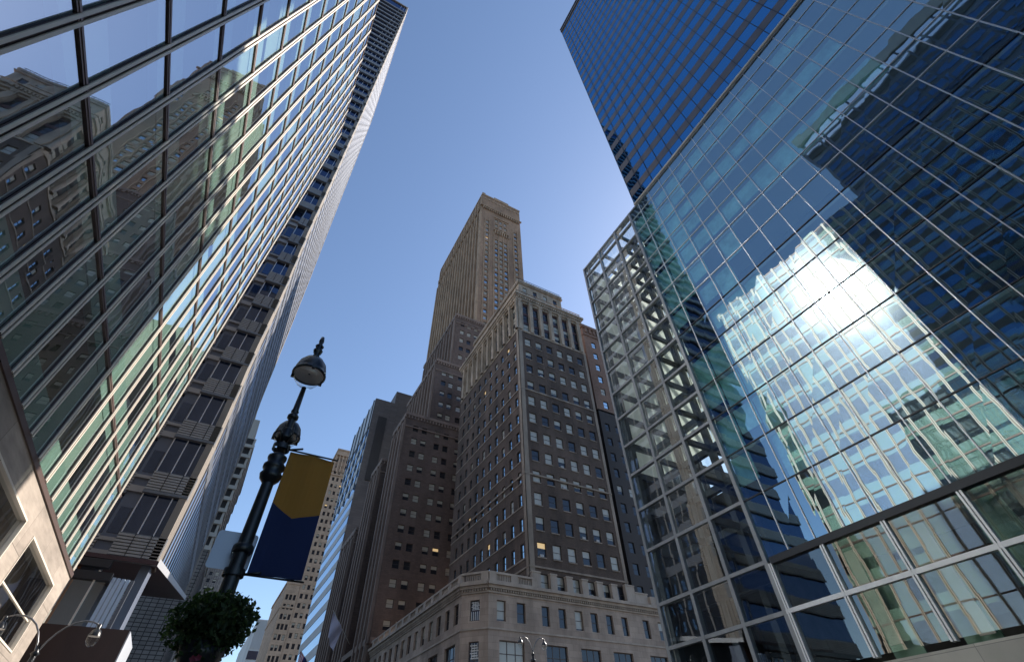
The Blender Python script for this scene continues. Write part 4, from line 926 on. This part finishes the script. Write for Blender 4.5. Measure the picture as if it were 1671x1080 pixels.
# foliage ball in a basket on the lamp post
def planter():
    c = Vector((-.06, 8.42, 3.42))
    root = thing('hanging_planter', (c.x, c.y, 2.8), 'round leafy hanging planter wrapped round the lamp post below the sign', 'planter')
    b = MB(); b.lathe((c.x, c.y, 0), [(.08, 2.5), (.14, 2.55), (.2, 2.75), (.26, 3.0), (.3, 3.15), (.27, 3.15), (.22, 3.05)], 20); b.build('basket', BLK, root)
    lf = MB(); random.seed(21)
    cl = [(Vector((random.gauss(0, .2), random.gauss(0, .2), random.gauss(-.04, .15)))) for _ in range(54)]
    for k in range(11000):
        q = random.choice(cl); r = Vector((random.gauss(0, 1), random.gauss(0, 1), random.gauss(0, 1))).normalized() * (.13 + .09 * random.random())
        p = q + r
        e = math.sqrt((p.x / .56) ** 2 + (p.y / .52) ** 2 + (p.z / (.36 if p.z > 0 else .5)) ** 2)
        if e > 1 + random.uniform(-.12, .1): continue
        p += c
        s = random.uniform(.014, .036); a = Vector((random.gauss(0, 1), random.gauss(0, 1), random.gauss(0, .6))).normalized(); t = a.orthogonal().normalized(); t = (Matrix.Rotation(random.random() * 6.28, 3, a) @ t); u = a.cross(t)
        lf.quad(p - t * s * 1.5, p + u * s * .8, p + t * s * 1.5 + a * s * .3, p - u * s * .8, random.choice((0, 0, 0, 1, 1, 2)))
    lf.build('foliage', [LEAF1, LEAF2, LEAF3], root)
    st = MB()
    for k in range(24):
        a = random.random() * 6.28; st.tube([(c.x, c.y, 3.1), (c.x + math.cos(a) * .22, c.y + math.sin(a) * .22, 3.35), (c.x + math.cos(a) * .42, c.y + math.sin(a) * .4, 3.35 + random.uniform(-.15, .3))], .006, 5)
    st.build('stems', LEAF1, root)
    random.seed(4)
    for k in range(2):
        a = random.uniform(4.2, 5.4); p = Vector((c.x + .3 * math.cos(a), c.y + .4 * math.sin(a), 3.0 + random.uniform(-.1, .1))); fl = MB()
        for t in range(5): q = t * 1.2566; fl.quad(p, p + Vector((math.cos(q) * .03, -.012, math.sin(q) * .03)), p + Vector((math.cos(q + .6) * .042, -.015, math.sin(q + .6) * .042)), p + Vector((math.cos(q + 1.2) * .03, -.012, math.sin(q + 1.2) * .03)))
        fl.build('flower', PETAL, root)
PETAL = M("red_petals", (.2, .02, .04), .6)
def leafm(n, c):
    m = M(n, c, .55, spec=.4); t = m.node_tree; tl = t.nodes.new("ShaderNodeBsdfTranslucent"); tl.inputs[0].default_value = (c[0] * 1.6, c[1] * 1.9, c[2], 1); mx = t.nodes.new("ShaderNodeMixShader"); mx.inputs[0].default_value = .35
    t.links.new(t.nodes["Principled BSDF"].outputs[0], mx.inputs[1]); t.links.new(tl.outputs[0], mx.inputs[2]); t.links.new(mx.outputs[0], t.nodes["Material Output"].inputs[0]); return m
LEAF1 = leafm("leaf_dark", (.028, .05, .016)); LEAF2 = leafm("leaf_green", (.045, .08, .024)); LEAF3 = leafm("leaf_light", (.10, .13, .06))
planter()

# twin-arm pendant lamps
def twin_lamp(X, Y, zt, label, reach=1.0, s=1.0, swap=1, dirs=((1, 0), (-1, 0)), grp='pendant street lamps'):
    root = thing('pendant_street_lamp', (X, Y, 0), label, 'street lamp', grp)
    p = MB(); p.tube([(X, Y, 0), (X, Y, 1.2), (X, Y, zt - .9)], [.16, .1, .07], 14); p.lathe((X, Y, 0), [(.07, zt - 1.35), (.16, zt - 1.3), (.16, zt - 1.2), (.07, zt - 1.15)], 16); p.lathe((X, Y, zt - 1.0), [(.07, 0), (.12, .06), (.05, .14), (.02, .3)], 12); p.build('pole', BLK, root)
    for dx, dy in dirs:
        a = MB(); pts = []
        for k in range(9):
            t = k / 8 * math.pi * .62; pts.append((X + dx * reach * (1 - math.cos(t)) * .77, Y + dy * reach * (1 - math.cos(t)) * .77, zt - 1.2 + math.sin(t) * 1.2))
        a.tube(pts, .024, 8); e = Vector(pts[-1]); ar = a.build('curved_arm', ARMP, root)
        h = MB(); h.lathe((e.x, e.y, e.z), [(.03, .04), (.06, 0), (.05, -.1), (.12, -.15), (.17, -.27), (.18, -.32)], 18); hd = h.build('lamp_hood', BLK, ar)
        b = MB(); b.lathe((e.x, e.y, e.z), [(.17, -.32), (.155, -.45), (.09, -.56), (.0, -.6)], 18); b.build('glass_bowl', BOWL, hd)
        b = MB(); b.lathe((e.x, e.y, e.z), [(.165, -.31), (.1, -.29), (.0, -.28)], 18); b.build('reflector', LAMPW, hd)
ARMP = M("painted_arm", (.2, .2, .21), .3, metal=.6)
twin_lamp(-4.55, 21.6, 5.95, 'twin-arm pendant lamp at the pavement edge under the left stone-based glass building', 1.15)
twin_lamp(18.2, 30, 8.9, 'twin-arm pendant lamp in front of the limestone base of the corner building', .85)

# flags
def flag(name, base, tip, label, stars):
    root = thing(name, base, label, 'flag')
    b_, t_ = Vector(base), Vector(tip)
    p = MB(); p.tube([b_, t_], .07, 8); p.lathe(t_, [(.0, -.12), (.12, 0), (.0, .12)], 10); p.build('flagpole', WHITEC, root)
    d = (t_ - b_).normalized(); n = 13; L_ = (t_ - b_).length * .55
    f = MB(); H = L_ * 1.15; P = lambda u, v: t_ - d * (.2 + u * L_ * (1 - .25 * v)) + Vector((-.5 * v * u, .35 * math.sin(u * 7 + v * 4), -v * H + .12 * math.sin(u * 9)))
    m = 12
    for i in range(n):
        for j in range(m):
            u0, u1, v0, v1 = i / n, (i + 1) / n, j / m, (j + 1) / m
            mat = (2 if (i >= 7 and v0 < .42) else (i % 2)) if stars else 0
            f.quad(P(u0, v0), P(u1, v0), P(u1, v1), P(u0, v1), mat)
    f.build('cloth', [FRED, FWHT, FBLU] if stars else [FLIL], root)
FRED = M("flag_red", (.45, .03, .04), .8); FWHT = M("flag_white", (.7, .68, .7), .8); FBLU = M("flag_blue", (.03, .05, .2), .8); FLIL = M("flag_pale", (.62, .58, .68), .8)
flag('pale_flag', (30.3, 137, 29.2), (24.6, 137, 36.0), 'plain pale flag on a slanting pole, on the stepped skyscraper flank', False)
flag('striped_flag', (31, 186, 31.5), (26.0, 186, 36.5), 'red and white striped flag with blue canton, low on the dark slab building', True)
